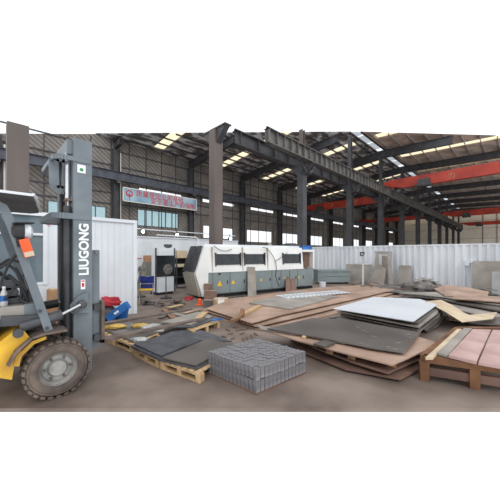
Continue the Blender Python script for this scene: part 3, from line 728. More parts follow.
# cockpit: hood, seat, dash, levers, hoses
MB().box(-4.8, -3.8, -1.2, .12, .8, 1.02).build('engine_hood', 'liftdark', T, bevel=.03)
MB().box(-4.8, -3.8, .1, .42, .55, .62).build('floor_plate', 'liftdark', T)
MB().box(-4.7, -3.9, .38, .46, .55, 1.2).build('dashboard', 'liftdark', T, bevel=.02)
for i in range(3):
    z0 = 1.05+i*.09
    MB().box(-4.5, -3.9, -.35, Q(22-3*i, 290, -3.9)[0], z0, z0+.07).build('seat_cushion', 'liftdark', T, bevel=.02)
for (A, B) in (((0, 268), (22, 262)), ((0, 285), (16, 255)), ((6, 262), (26, 290)), ((4, 300), (24, 285))):
    a, c = Q(*A, -3.8), Q(*B, -3.8)
    MB().tube([(-3.8, a[0], a[1]), (-3.78, (a[0]+c[0])/2, (a[1]+c[1])/2+.05), (-3.8, c[0], c[1])], .014, 8).build('hose', 'black', T, smooth=True)
for (A, B) in (((8, 275), (28, 305)), ((15, 268), (21, 300)), ((20, 300), (36, 318))):
    a, c = Q(*A, -3.85), Q(*B, -3.85)
    MB().tube([(-3.85, a[0], a[1]), (-3.8, (a[0]+c[0])/2+.03, (a[1]+c[1])/2+.04), (-3.85, c[0], c[1])], .018, 8).build('hose', 'black', T, smooth=True)
a = Q(30, 308, -3.85); MB().box(-3.98, -3.76, a[0]-.06, a[0]+.08, a[1]-.08, a[1]+.06).build('valve_block', 'lift', T, bevel=.015)
MB().box(-4.0, -3.76, Q(0, 300, -3.8)[0]-.1, Q(24, 300, -3.8)[0], Q(10, 318, -3.8)[1], Q(10, 306, -3.8)[1]).build('battery_tray', 'plate2', T, bevel=.01)
MB().bar((-3.8, *Q(0, 320, -3.8)), (-3.8, *Q(40, 318, -3.8)), .2, .1).build('frame_rail', 'liftdark', T)
sw = MB(); cx, cy, cz = -4.25, .12, 1.42
sw.tube([(cx+.18*math.cos(i*math.pi/10), cy+.12*math.sin(i*math.pi/10), cz+.12*math.sin(i*math.pi/10)) for i in range(21)], .014, 8)
sw.build('steering_wheel', 'black', T, smooth=True)
MB().tube([(cx, cy, cz), (cx, .4, 1.15)], .02, 8).build('steering_column', 'black', T)
for x in (-3.95, -4.02): MB().tube([(x, .42, 1.15), (x, .36, 1.36)], .008, 6).lathe((x, .36, 1.36), [(.01, -.02), (.02, 0), (.01, .02)], 'z', 8).build('control_lever', 'black', T)
pos = Q(4, 300, -3.86); bz = Q(10, 306, -3.8)[1]
t = thing('water_bottle', 'clear water bottle with a blue label standing on the forklift', 'bottle', (-3.86, pos[0], bz))
MB().lathe((-3.86, pos[0], bz), [(.03, 0), (.033, .02), (.033, .13), (.015, .17), (.013, .19)], 'z', 16).build('body', 'plastic', t, smooth=True)
MB().lathe((-3.86, pos[0], bz), [(.034, .05), (.034, .11)], 'z', 16).build('paper_label', 'blue', t)
MB().lathe((-3.86, pos[0], bz), [(.015, .185), (.015, .205)], 'z', 12).build('cap', 'label', t)

# ---------------------------------------------------------------- plates and scrap lying about
def plate(name, label, pix, z, t, m, group=None, cat='steel plate', zs=None):
    zz = zs or [z]*len(pix)
    xy = [G(p[0], p[1], q) for p, q in zip(pix, zz)]
    o = MB().slab(xy, z, t, zs).build(name, m)
    return tag(o, label, cat, group)
# brown stack
plate('steel_plate', 'lowest light-rusted brown plate, widest of the stack in front of the cutter', [(199, 312), (262, 330), (300, 322), (345, 311.5), (400, 297), (428, 289), (372, 284.5), (300, 290)], .03, .03, 'rust')
plate('steel_plate', 'middle rusted brown plate of the stack in front of the cutter', [(202, 310), (256, 326.3), (300, 316.5), (350, 304.5), (415, 288), (372, 283.5), (230, 298.5)], .088, .02, 'rust')
plate('steel_plate', 'top rusted brown plate carrying the wood sticks and the grey sheets', [(206, 308.5), (251.5, 323), (282, 314.5), (345, 301), (395, 289.5), (362, 285), (318, 287.5), (235, 298)], .145, .02, 'rust')
plate('steel_sheet', 'large dull grey sheet lying on the brown stack before the cutter', [(249, 302.8), (291, 308.6), (338, 296.3), (296, 291)], .185, .035, 'plate2', cat='steel sheet')
sk = MB(); A = Vector((*G(288, 298.5, .2), .2)); B = Vector((*G(352, 292.5, .2), .2)); d = (B-A); nrm = Vector((-d.y, d.x, 0)).normalized()
n = 16
for i in range(n):
    a = A+d*(i/n); b = A+d*((i+.55)/n)
    sk.slab([(a.x, a.y), (b.x, b.y), ((b+nrm*.75+d*.03).x, (b+nrm*.75+d*.03).y), ((a+nrm*.75+d*.03).x, (a+nrm*.75+d*.03).y)], .2, .012)
for off in (.12, .62):
    a = A+nrm*off; b = B+nrm*off; q = nrm*.1
    sk.slab([(a.x, a.y), (b.x, b.y), ((b+q).x, (b+q).y), ((a+q).x, (a+q).y)], .201, .014)
tag(sk.build('cut_sheet', 'pale'), 'white sheet cut into a row of slats, on the grey sheet before the cutter', 'cut sheet')
# wood sticks on the stack
def stick(name, lab, a, b, w, h, m='wood', z=.18, z2=None, cat='wood piece', group=None):
    z2 = z if z2 is None else z2
    A = (*G(a[0], a[1], z), z); B = (*G(b[0], b[1], z2), z2)
    return tag(MB().bar(A, B, w, h).build(name, m, bevel=.004), lab, cat, group)
stick('wood_batten', 'long light wood batten lying across the brown stack', (243, 314.5), (259.5, 306), .1, .06)
stick('wood_batten', 'short dark wood batten crossed under the light one', (232, 321), (243.5, 314), .1, .06, 'woodd')
stick('wood_block', 'dark upright wooden wedge between the two battens on the brown stack', (241.5, 316), (242.8, 309.5), .08, .1, 'woodd', .18, .31)
# raised dark plates, front centre
zc = .30
def block(lab, px, py, z0, z1, w=.12, m='wood', name='wood_block', group=None, cat='wood block', rz=.3, l=None):
    x, y = G(px, py, z1)
    return tag(MB().obox((x, y, (z0+z1)/2), (w, l or w, z1-z0), rz).build(name, m, bevel=.004), lab, cat, group)
plate('steel_plate', 'lowest rusted plate under the raised dark plates at the front edge', [(300, 350), (345, 368), (400, 378), (450, 352), (400, 336), (330, 330), (290, 338)], .06, .03, 'rustd')
plate('steel_plate', 'long rusty beam-like plate below the brown plate at the front', [(312, 346), (352, 361), (388, 372), (436, 351), (400, 340), (340, 334)], .14, .03, 'rustd')
for i, (px, py, wh) in enumerate(((330, 348, 'front left'), (352, 353, 'front middle'), (392, 360, 'front right'), (425, 349, 'right'), (345, 330, 'back'))):
    block('dark wooden spacer under the %s of the brown plate' % wh, px, py-1, .14, .23, .1, 'woodd', group='spacers under the raised plates')
plate('steel_plate', 'light brown rusted plate under the dark shiny plate at the front', [(262, 329.5), (300, 341), (342, 352), (392, 364.5), (441, 343.5), (400, 331), (330, 322)], .25, .02, 'rust')
plate('steel_plate', 'grey bent strip of plate sticking out left under the dark plate', [(256, 324.5), (280, 329), (312, 331.5), (345, 338), (345, 343.5), (305, 335.5), (262, 329.5)], .272, .012, 'plate2')
block('small light wood block propping the dark plate near its left tip', 304, 336, .252, .29, .06)
plate('steel_plate', 'big dark shiny steel plate with chalk marks, front centre', [(267, 328.5), (312, 318), (345, 319), (421, 332.3), (404, 352.5), (372, 348), (330, 339.5), (300, 334)], zc, .014, 'plate')
# chalk scribbles: thin raised strokes are paint, kept with the plate
chalk = MB()
for px, py, dx_, dy_ in ((355, 326, 5, 2), (362, 330, 6, 2), (372, 336, 5, 1), (386, 346, 4, 1), (393, 348.5, 5, .5), (360, 343, 4, 1), (405, 335, 5, -1), (408, 337, 4, .6), (396, 343, 5, -1), (366, 345, 3, 1)):
    A = (*G(px, py, zc), zc+.001); B = (*G(px+dx_, py+dy_, zc), zc+.001); chalk.bar(A, B, .012, .003)
ck = chalk.build('chalk_marks', 'plate2'); 
par = [o for o in COL.objects if o.get('label', '').startswith('big dark shiny')][0]
ck.location = ck.location-par.location; ck.parent = par
for k_, (dy, lab) in enumerate(((0, 'lowest small grey offcut'), (1.2, 'second small grey offcut'), (2.4, 'third small grey offcut'), (3.6, 'topmost small grey offcut'))):
    z = .262+.014*k_; plate('offcut', lab+' of the little pile on the brown front plate', [(313, 344.5-dy*.35), (324, 341-dy*.35), (335, 343.5-dy*.35), (324, 347.5-dy*.35)], z, .011, 'plate', 'little pile of offcuts', 'offcut')
# white sheet stack
plate('steel_plate', 'bottom dull plate of the stack under the white sheet', [(336, 318), (372, 305), (434, 305), (436, 318), (416, 333.5)], .2, .03, 'plate2', 'plates under the white sheet')
plate('steel_plate', 'dark plate second from the bottom under the white sheet', [(340, 314), (374, 302), (438, 303), (440, 316), (417, 330)], .27, .03, 'plate', 'plates under the white sheet')
plate('steel_plate', 'grey plate below the white sheet, showing along its front edge', [(337, 311), (374, 300), (434, 302), (438, 312), (419, 326.5)], .33, .03, 'plate2', 'plates under the white sheet')
plate('steel_plate', 'dark plate directly under the white sheet', [(345, 309.5), (374, 299), (430, 301), (433, 310), (418, 323)], .38, .02, 'plate', 'plates under the white sheet')
for px, py, wh in ((345, 317, 'left corner'), (380, 322, 'front middle'), (415, 328, 'right corner'), (430, 312, 'back right')):
    block('wooden spacer on the floor under the %s of the white sheet stack' % wh, px, py, 0, .17, .12, 'woodd', group='spacers under the white sheet stack')
plate('white_sheet', 'large white film covered sheet on top of the plate stack', [(333, 308.3), (374, 296.8), (420, 299), (437, 304.5), (428, 311), (413.5, 321.3)], .42, .015, 'pale', cat='sheet metal')
# slanting grey offcut strips at the right side of the white stack
for i in range(5):
    o = i*2.6
    plate('steel_strip', 'jagged grey strip off the right end of the white sheet stack, %s from top' % ord_[i], [(438+o, 303.5+o*.3), (441.5+o, 304.5+o*.3), (430+o*.8, 315+o), (418.5+o*.9, 325.5+o*.6), (414.5+o*.9, 324+o*.6), (426+o*.8, 312+o)], .36-.06*i, .01, 'plate2' if i % 2 else 'scrap', 'jagged strips beside the white sheet', 'steel strip', zs=[max(.05, .38-.06*i)]*2+[max(.04, .32-.06*i)]+[max(.03, .25-.05*i)]*2+[max(.04, .32-.06*i)])
# right front: pink plates on timber frame
zp = .34
t = thing('timber_rack', 'low brown timber frame carrying the pinkish plates, bottom right', 'timber frame', (*G(470, 345, .3), 0))
ra = [G(424, 357.5, .28), G(458, 329, .28), G(505, 329, .28), G(530, 372, .28)]
for (p, q) in ((0, 3), (0, 1), (1, 2)):
    MB().bar((*ra[p], .27), (*ra[q], .27), .09, .08).build('rail', 'timber', t)
mid = ((ra[0][0]+ra[3][0])/2, (ra[0][1]+ra[3][1])/2)
for p in [ra[0], ra[1], ra[2], ra[3], mid]: MB().obox((p[0], p[1], .115), (.1, .1, .23), .4).build('post', 'timber', t)
MB().bar((*ra[0], .12), (*ra[3], .12), .06, .1).build('lower_rail', 'rustd', t)
plate('tan_board', 'narrow tan board along the left side of the pinkish plates', [(425.5, 357.3), (457.3, 328.8), (462, 329), (432.5, 357.5)], zp, .03, 'tan', cat='board')
plate('steel_strip', 'wide beige-grey strip between the tan board and the pinkish plates', [(437, 352.5), (464, 328), (472, 328.3), (447.5, 355.3)], zp+.01, .03, 'plate2', cat='steel strip')
plate('pink_plate', 'pinkish primed plate in the bottom right corner, left of its pair', [(448.5, 355), (472.8, 329), (491, 329.5), (476.5, 361.5)], zp+.015, .035, 'pink', 'pinkish primed plates')
plate('pink_plate', 'pinkish primed plate cut by the right edge of the photo', [(478.5, 362), (492.8, 329.7), (514, 330.5), (512, 368)], zp+.015, .035, 'pink', 'pinkish primed plates')
plate('steel_plate', 'small rust brown plate lying left of the timber frame', [(398, 338), (424, 331), (441, 337), (425, 349), (405, 346)], .05, .03, 'rust') if False else None
# right middle ground
zz = [.43, .44, .34, .2, .18, .19, .26, .34]
plate('tan_sheet', 'bent tan sheet curling over the grey plates at the right', [(425, 301.3), (441, 299.8), (452, 305), (468, 315), (497, 312), (493, 318.5), (462, 322), (446, 312)], .2, .012, 'tan', cat='sheet', zs=zz)
plate('tan_sheet', 'pale cream sheet fold under the bent tan sheet', [(447, 309), (449, 319.5), (462, 321.5), (474, 316.5), (460, 311)], .12, .012, 'tan', cat='sheet')
plate('steel_plate', 'long dark grey plate at the right edge, behind the pinkish plates', [(446, 318.5), (470, 322.5), (520, 325.5), (520, 318), (470, 315)], .08, .03, 'plate')
plate('steel_plate', 'lighter grey plate under the bent tan sheet at the right', [(440, 305), (500, 320.5), (530, 319), (515, 306), (460, 300)], .05, .03, 'plate2')
plate('steel_plate', 'dark plate running to the right edge behind the bent tan sheet', [(398, 293.8), (440, 299), (520, 314), (525, 306), (440, 292.5)], .14, .04, 'plate')
plate('steel_plate', 'grey plate lying over the dark one toward the right edge', [(400, 292.6), (440, 296.5), (520, 307.5), (520, 303), (450, 291.5)], .19, .03, 'plate2')
plate('beige_sheet', 'long beige sheet at the right, raised above the grey plates', [(452, 298.2), (520, 303), (520, 297.5), (470, 295), (455, 295.3)], .26, .03, 'rust', cat='steel sheet')
plate('brown_sheet', 'broad brown tilted plate in front of the corrugated fence', [(432, 287.5), (445, 296), (487, 297.3), (489, 291.5), (465, 287), (445, 284.5)], .2, .02, 'rust', zs=[.24, .22, .22, .26, .36, .38], cat='steel plate')
plate('steel_plate', 'flat brown plate on the floor left of the scrap heap by the fence', [(365, 289), (400, 293), (432, 291), (415, 285), (385, 284)], .135, .02, 'scrap')
plate('steel_plate', 'thin grey plate on the floor before the fence, centre right', [(392, 296.5), (440, 300), (470, 306), (448, 308), (400, 299.5)], .04, .03, 'scrap')
# leaning plates against the fence
def lean(name, lab, pts, m, ybase=FY-.35, tilt=.2, th=.02, cat='steel plate'):
    vs = []
    for px, py in pts:
        k = (px-250)/270
        yy = ybase
        for _ in range(5):
            D = yy*1.41421/(k+1); z = EYE+(254-py)*D/270; yy = ybase+max(0, z)*tilt
        if z < .4: z = 0; yy = ybase; D = yy*1.41421/(k+1)
        vs.append((D*(k-1)*.70711, yy, max(0, z)))
    o = MB().poly(vs, [(a, b+th, c) for a, b, c in vs]).build(name, m)
    return tag(o, lab, cat)
lean('leaning_plate', 'brown-grey rectangular plate leaning on the fence, left of the curved one', [(346, 281.5), (346, 264), (372, 264.5), (368, 282)], 'plate2', FY-.42)
lean('arched_offcut', 'large grey plate with a curved cut edge leaning before the fence', [(366, 283), (374, 270), (375.5, 254), (374.5, 251.2), (392.5, 251.5), (391, 264), (394, 283), (389, 282), (388, 268), (387, 254.3), (378.5, 254.3), (379, 264), (386, 269), (384, 284)], 'plate2', FY-.8, .16)
lean('leaning_plate', 'small grey plate with a cut corner standing upright inside the curved one', [(381.5, 281.5), (382, 256), (391, 256.5), (388.5, 268), (388.5, 281.5)], 'plate2', FY-.5, .12)
lean('leaning_plate', 'grey plate leaning on the fence right of the curved offcut', [(397, 284), (399, 265.3), (411, 265.5), (411, 284.5)], 'plate2', FY-.42)
lean('leaning_plate', 'big square grey plate leaning on the fence at the right edge', [(472, 289.5), (473, 261), (512, 261.3), (514, 292)], 'plate2', FY-.5, .16)
lean('leaning_plate', 'narrow light grey plate in front of the big square one, right edge', [(491.5, 292), (492, 271.5), (512, 271.8), (514, 293)], 'lightgrey', FY-1.0, .12)
t = thing('steel_post', 'thin pale post with a small crossbar standing before the fence', 'post', (*G(363, 286), 0))
x, y = G(363, 286); MB().box(x-.03, x+.03, y-.03, y+.03, 0, 1.08).build('upright', 'galv', t); MB().box(x-.1, x+.3, y-.02, y+.02, 1.08, 1.12).build('crossbar', 'galv', t); MB().box(x-.2, x+.2, y-.15, y+.15, 0, .04).build('base', 'tan', t)
# narrow plate leaning on the cutter
def mlean(name, lab, pts, m, t0, tilt, cat='steel plate'):
    vs = []
    for px, py in pts:
        tt = t0
        for _ in range(5):
            s = sof(px, tt); P = mp(s, tt, 0); z = EYE+(254-py)*dep(P.x, P.y)/270; tt = t0+max(0, z)*tilt
        vs.append(mp(s, tt, max(0, z)))
    o = MB().poly(vs, [v+V*.015 for v in vs]).build(name, m); return tag(o, lab, cat)
mlean('leaning_plate', 'narrow pale grey plate standing on end against the front of the cutter', [(248, 299.5), (247.5, 266.5), (255, 267), (256.5, 298.5)], 'plate2', -.28, .22)
mlean('leaning_plate', 'left brown plate of the pair leaning on the right half of the cutter', [(285.8, 293), (286, 278.5), (290.3, 278.5), (291, 292.6)], 'brownbox', -.3, .35)
mlean('leaning_plate', 'right brown plate of the pair leaning on the right half of the cutter', [(291.4, 292.6), (290.8, 278.5), (295, 278.5), (297, 291.6)], 'brownbox', -.3, .35)
# bucket, cartons
def bucket(name, lab, px, py, r, h, m, cat='bucket'):
    x, y = G(px, py); t = thing(name, lab, cat, (x, y, 0))
    MB().lathe((x, y, 0), [(r*.85, 0), (r, h), (r*1.06, h), (r*1.06, h-.02), (r*.98, h-.02)], 'z', 20).build('body', m, t, smooth=True)
    MB().tube([(x+r*math.cos(a), y+.02, h-.03+r*.5*math.sin(a)) for a in [math.pi*i/8 for i in range(9)]], .006, 6).build('handle', 'liftdark', t)
bucket('paint_bucket', 'white bucket on the floor at the right end of the cutter', 322.5, 289.5, .15, .34, 'pale')
def carton(name, lab, px, py, w, d, h, m, rz, z0=0, cat='box', flaps=False):
    x, y = G(px, py, z0); t = thing(name, lab, cat, (x, y, z0))
    MB().obox((x, y, z0+h/2), (w, d, h), rz).build('body', m, t, bevel=.006)
    c, s = math.cos(rz), math.sin(rz)
    MB().obox((x, y, z0+h+.003), (w*.98, .03, .004), rz).build('tape', 'tan', t)
    return t
RZ = math.radians(45)
carton('cardboard_box', 'large brown cardboard box at the left end of the cutter', 210.5, 301, .42, .3, .36, 'brownbox', RZ+.1)
carton('cardboard_box', 'smaller brown box standing on the large one at the cutter end', 208, 289, .28, .24, .2, 'brownbox', RZ+.1, .36)
carton('tool_case', 'dark grey case on the floor before the brown boxes', 208.5, 306.5, .3, .22, .2, 'plate', RZ+.05)
x, y = G(221, 305.5)
t = thing('wooden_crate', 'small open light wood crate with a white bag, before the cutter', 'crate', (x, y, 0))
for i, (dx_, dy_, w_, d_) in enumerate(((0, -.14, .44, .02), (0, .14, .44, .02), (-.21, 0, .02, .28), (.21, 0, .02, .28))):
    v = Matrix.Rotation(RZ, 3, 'Z') @ Vector((dx_, dy_, 0)); MB().obox((x+v.x, y+v.y, .13), (w_, d_, .2), RZ).build('side', 'wood', t)
v = Matrix.Rotation(RZ, 3, 'Z') @ Vector((.02, -.155, 0)); MB().obox((x+v.x, y+v.y, .13), (.2, .01, .16), RZ).build('paper_label', 'label', t)
MB().obox((x, y, .015), (.44, .3, .03), RZ).build('bottom', 'wood', t)
MB().obox((x, y, .15), (.38, .24, .16), RZ).build('bag', 'plastic', t, bevel=.03)
x, y = G(199.5, 305); tag(MB().lathe((x, y, 0), [(.12, 0), (.12, .02), (.075, .03), (.06, .18), (.03, .2)], 'z', 14).build('orange_cap', 'orange', smooth=True), 'small orange cone at the left foot of the cutter', 'cone')

# ---------------------------------------------------------------- cabinets corner
def upright(px0, px1, py, X_depth, ztop, zbot=0):
    "a front facing box on floor between two photo columns, on the plane facing the camera"
    pass
def wp(px, y0): k = (px-250)/270; return k
def onplane(px, X): return X+(-X)*540/(520-px)      # y on plane x=X
XC = -11.6
def cab(name, lab, p0, p1, pyt, X, m, cat, depth=.5, z0=0):
    ya, yb = onplane(p0, X), onplane(p1, X); zt = Q((p0+p1)/2, pyt, X)[1]
    t = thing(name, lab, cat, (X-depth/2, (ya+yb)/2, z0))
    return t, ya, yb, zt
X = -9.9
t, ya_, yb_, zt = cab('control_cabinet', 'white cabinet with a dark glass door left of the cutter', 155.5, 174.5, 248, X, 'white', 'cabinet')
MB().box(X-.6, X, ya_+.12, yb_, .1, zt).build('body', 'white', t, bevel=.01)
MB().box(X, X+.02, ya_+.03, yb_-.03, Q(165, 276.5, X)[1], Q(165, 255.5, X)[1]).build('glass_door', 'glassdark', t)
MB().box(X, X+.03, ya_-.02, ya_+.03, .1, zt).box(X, X+.03, yb_-.03, yb_+.02, .1, zt).build('edge_strip', 'liftdark', t)
MB().box(X-.55, X-.05, ya_+.05, yb_-.05, 0, .1).build('plinth', 'black', t)
y, z = Q(165, 281, X); text('LASER', .12, (X+.002, y-.1, z-.03), (0, 1, 0), (0, 0, 1), 'liftdark', t, 'lettering') if False else None
yy, z = Q(168, 245, X-.3)
t = thing('monitor', 'small dark monitor on top of the white cabinet', 'monitor', (X-.3, yy, zt))
MB().box(X-.33, X-.28, yy-.17, yy+.17, zt+.04, zt+.16).build('screen', 'liftdark', t, bevel=.006); MB().box(X-.36, X-.24, yy-.08, yy+.08, zt, zt+.04).build('stand', 'liftdark', t)
X = -11.2
t, ya_, yb_, zt = cab('storage_rack', 'open dark rack of tan trays between the white cabinet and the cutter', 176.5, 192, 250.5, X, 'liftdark', 'rack')
for yy in (ya_, yb_-.04):
    for xx in (X-.5, X-.04): MB().box(xx, xx+.04, yy, yy+.04, 0, zt).build('post', 'liftdark', t)
shz = [Q(184, p, X)[1] for p in (267, 277, 284, 292)]
for z in shz: MB().box(X-.5, X, ya_, yb_, z-.02, z).build('shelf', 'liftdark', t)
MB().box(X-.5, X-.48, ya_, yb_, .1, zt).build('back_panel', 'black', t)
MB().box(X-.5, X+.01, ya_, yb_, Q(184, 258, X)[1], zt).build('top_board', 'tan', t)
zz_ = shz[0]; 
t = thing('tan_tray', 'tan rounded tray on the upper shelf of the dark rack', 'tray', (X-.2, (ya_+yb_)/2, zz_))
MB().box(X-.4, X+.0, ya_+.06, yb_-.06, zz_, zz_+.14).build('tray', 'tan', t, bevel=.03)
X = -12.5
t, ya_, yb_, zt = cab('white_locker', 'narrow white locker with a red stripe beside the cabin', 135.5, 142, 250, X, 'white', 'locker')
MB().box(X-.4, X, ya_-.3, yb_, 0, zt).build('body', 'white', t, bevel=.01)
z = Q(139, 258.5, X)[1]; MB().box(X, X+.01, ya_-.3, yb_, z-.02, z+.02).build('stripe', 'redp', t)
MB().box(X, X+.02, yb_-.08, yb_-.05, .8, 1.0).build('handle', 'liftdark', t)
X = -11.8
t, ya_, yb_, zt = cab('cloth_cover', 'grey-green dust sheet draped over a machine left of the white cabinet', 144, 155, 262, X, 'scrap', 'covered machine')
c = MB(); 
c.poly([(X, ya_-.1, 0), (X, yb_+.1, 0), (X-.7, yb_+.1, 0), (X-.7, ya_-.1, 0)], [(X-.15, ya_+.2, zt), (X-.15, yb_, zt), (X-.6, yb_, zt), (X-.6, ya_+.2, zt)])
c.build('sheet', mat('grey green cloth', (128, 128, 118), (96, 96, 90), 4, .9, stretch=(1, 3, .4)), t, bevel=.02)
tt = thing('cardboard_box', 'brown cardboard box on the draped machine near the white cabinet', 'box', (X-.35, (ya_+yb_)/2, zt))
MB().box(X-.6, X-.16, ya_+.22, yb_, zt, zt+.3).build('body', 'card', tt, bevel=.01); MB().box(X-.4, X-.36, ya_+.22, yb_, zt+.3, zt+.303).build('tape', 'tan', tt)
# pedestal fans
def fan(px, pyh, pyb, lab):
    x, y = G(px, pyb); D = dep(x, y); z = EYE+(254-pyh)*D/270
    t = thing('pedestal_fan', lab, 'fan', (x, y, 0), 'pedestal fans')
    MB().lathe((x, y, 0), [(.2, 0), (.2, .03), (.04, .05), (.03, .08)], 'z', 20).build('base', 'black', t)
    MB().tube([(x, y, .05), (x, y, z-.1)], .018, 8).build('pole', 'liftdark', t)
    MB().lathe((x-.1, y, z), [(.03, 0), (.06, .04), (.06, .16), (.03, .2)], 'x', 14).build('motor', 'liftdark', t)
    gr = MB()
    for rr in (.06, .1, .14, .17): gr.tube([(x+.14, y+rr*math.cos(i*math.pi/10), z+rr*math.sin(i*math.pi/10)) for i in range(21)], .006, 5)
    for i in range(12):
        a = i*math.pi/6; gr.tube([(x+.14, y, z), (x+.14, y+.17*math.cos(a), z+.17*math.sin(a))], .004, 4)
    gr.build('guard', 'plate2', t)
    bl = MB()
    for i in range(3):
        a = i*2*math.pi/3; u = Vector((0, math.cos(a), math.sin(a))); v = Vector((.02, -math.sin(a), math.cos(a)))
        c0 = Vector((x+.12, y, z)); bl.poly([c0+u*.02, c0+u*.15-v*.04, c0+u*.16+v*.05, c0+u*.03+v*.03], [q+Vector((.006, 0, 0)) for q in (c0+u*.02, c0+u*.15-v*.04, c0+u*.16+v*.05, c0+u*.03+v*.03)])
    bl.build('blade', 'plate', t)
fan(166, 269, 298.5, 'black pedestal fan standing in front of the white cabinet')
fan(140, 270, 297, 'black pedestal fan beside the cabin, behind the folding chair')
# folding chair with blue cloth
cx, cy = G(146.5, 303); t = thing('folding_chair', 'metal folding chair beside the cabin, hung with a blue cloth', 'chair', (cx, cy, 0))
def lp_(dx_, dy_, z): v = Matrix.Rotation(math.radians(60), 3, 'Z') @ Vector((dx_, dy_, 0)); return (cx+v.x, cy+v.y, z)
for sx in (-.2, .2):
    MB().tube([lp_(sx, -.22, 0), lp_(sx, .18, .85)], .013, 8).build('leg', 'plate2', t); MB().tube([lp_(sx*.92, .2, 0), lp_(sx*.92, -.18, .45)], .013, 8).build('leg', 'plate2', t)
MB().tube([lp_(-.19, .08, .62), lp_(.19, .08, .62)], .012, 8).tube([lp_(-.2, .18, .85), lp_(.2, .18, .85)], .013, 8).tube([lp_(-.18, .12, .12), lp_(.18, .12, .12)], .01, 8).build('crossbar', 'plate2', t)
MB().obox(lp_(0, -.02, .45), (.38, .36, .03), math.radians(60)).build('seat', 'warn', t, bevel=.008)
cl = MB()
for i in range(9):
    a = -.2+i*.05; w_ = .02*math.sin(i*2.1)
    cl.obox(lp_(a, .12+w_, .66+.01*math.sin(i)), (.056, .06, .4), math.radians(60))
tag(cl.build('blue_cloth', 'bluedark', bevel=.012), 'dark blue jacket draped over the back of the folding chair', 'cloth')
x, y = G(189, 299.5); tag(MB().obox((x, y, .05), (.26, .16, .1), .6).obox((x+.1, y-.12, .03), (.14, .12, .06), .2).build('red_tool', 'redc', bevel=.02), 'small red tool on the floor between the cabinet and the cutter', 'tool')

# cabin side junk: brown drum behind the forklift, tool bags on a pallet
x, y = -7.0, 1.16
t = thing('cardboard_drum', 'crumpled brown cardboard carton between forklift mast and cabin', 'carton', (x, y, 0))
MB().obox((x, y, .5), (.3, .3, .7), .1).build('body', 'card', t, bevel=.03); MB().obox((x, y, .075), (.4, .4, .15), .1).build('base', 'wood', t)
MB().obox((x, y, .86), (.26, .26, .02), .1).build('top_flap', 'tan', t)
# pallets
def pallet(lab, corners, z, m='wood', h=.12):
    p = [Vector((*G(a, b, z), 0)) for a, b in corners]          # left, front, right, back on the top surface
    t = thing('wooden_pallet', lab, 'pallet', (*((p[0]+p[2])/2).xy, 0))
    def at(u, v): return p[0]*(1-u)*(1-v)+p[1]*u*(1-v)+p[2]*u*v+p[3]*(1-u)*v
    for i in range(7):
        u0 = i/7+.01; u1 = (i+1)/7-.03
        q = [at(u0, 0), at(u1, 0), at(u1, 1), at(u0, 1)]
        MB().slab([(v.x, v.y) for v in q], z, .018).build('deck_board', m, t)
    for v0 in (0, .45, .9):
        q = [at(0, v0), at(1, v0), at(1, v0+.1), at(0, v0+.1)]
        s = MB().slab([(v.x, v.y) for v in q], z-.018, .018).slab([(v.x, v.y) for v in q], .018, .018)
        for u0 in (0, .45, .9):
            q2 = [at(u0, v0), at(u0+.1, v0), at(u0+.1, v0+.1), at(u0, v0+.1)]; s.slab([(v.x, v.y) for v in q2], z-.036, z-.054)
        s.build('runner', m, t)
    return t
pallet('light wood pallet behind the second fork, carrying dark sheets', [(180, 325), (193, 331), (220, 321.5), (200, 316)], .13)
plate('dark_sheet', 'dark grey sheet on the light wood pallet in the middle', [(150, 327), (192.5, 327), (219, 317.5), (200, 312.5)], .16, .02, 'diamond', 'sheets on the middle pallet', 'steel sheet')
plate('dark_sheet', 'thin upper grey sheet on the middle pallet, offset to the back', [(160, 322), (190, 324.5), (212, 316.5), (198, 311.5)], .18, .015, 'plate2', 'sheets on the middle pallet', 'steel sheet')
pallet('worn pallet under the forks of the forklift, loaded with gloves and scraps', [(96, 331), (134, 345.5), (160, 334), (125, 322)], .13)
plate('grey_sheet', 'dusty grey sheet on the pallet under the forks', [(98, 327), (133, 341), (158, 331.5), (124, 320)], .16, .03, 'scrap', cat='steel sheet')
pallet('low pallet at the front under the dark chequer plates, left side', [(134, 348), (158, 359.5), (196, 345), (172, 337)], .12)
pallet('low pallet at the front under the dark chequer plates, right side', [(160, 360), (200, 374), (236, 350), (204, 343)], .12)
plate('chequer_plate', 'lower left dark chequer plate on the front pallets', [(130.5, 345.5), (159, 358), (200, 340.5), (173, 331.5)], .16, .035, 'diamond', 'dark chequer plates at the front')
plate('chequer_plate', 'lower right dark chequer plate on the front pallets', [(158.5, 359), (197, 368), (241, 344.5), (205, 339.5)], .15, .025, 'diamond', 'dark chequer plates at the front')
plate('chequer_plate', 'upper dark chequer plate lying over the joint of the front pair', [(134, 343.5), (161, 355.5), (187, 345), (166, 335)], .185, .02, 'diamond', 'dark chequer plates at the front')
plate('chequer_plate', 'upper right dark chequer plate ending beside the metal blocks', [(162, 357.3), (196, 364.8), (237, 344), (207, 339)], .18, .02, 'plate', 'dark chequer plates at the front')
plate('chequer_plate', 'back dark chequer plate behind the front pair, near the second fork', [(168, 332), (200, 340), (232, 341), (205, 331), (190, 328)], .1, .02, 'diamond', 'dark chequer plates at the front')
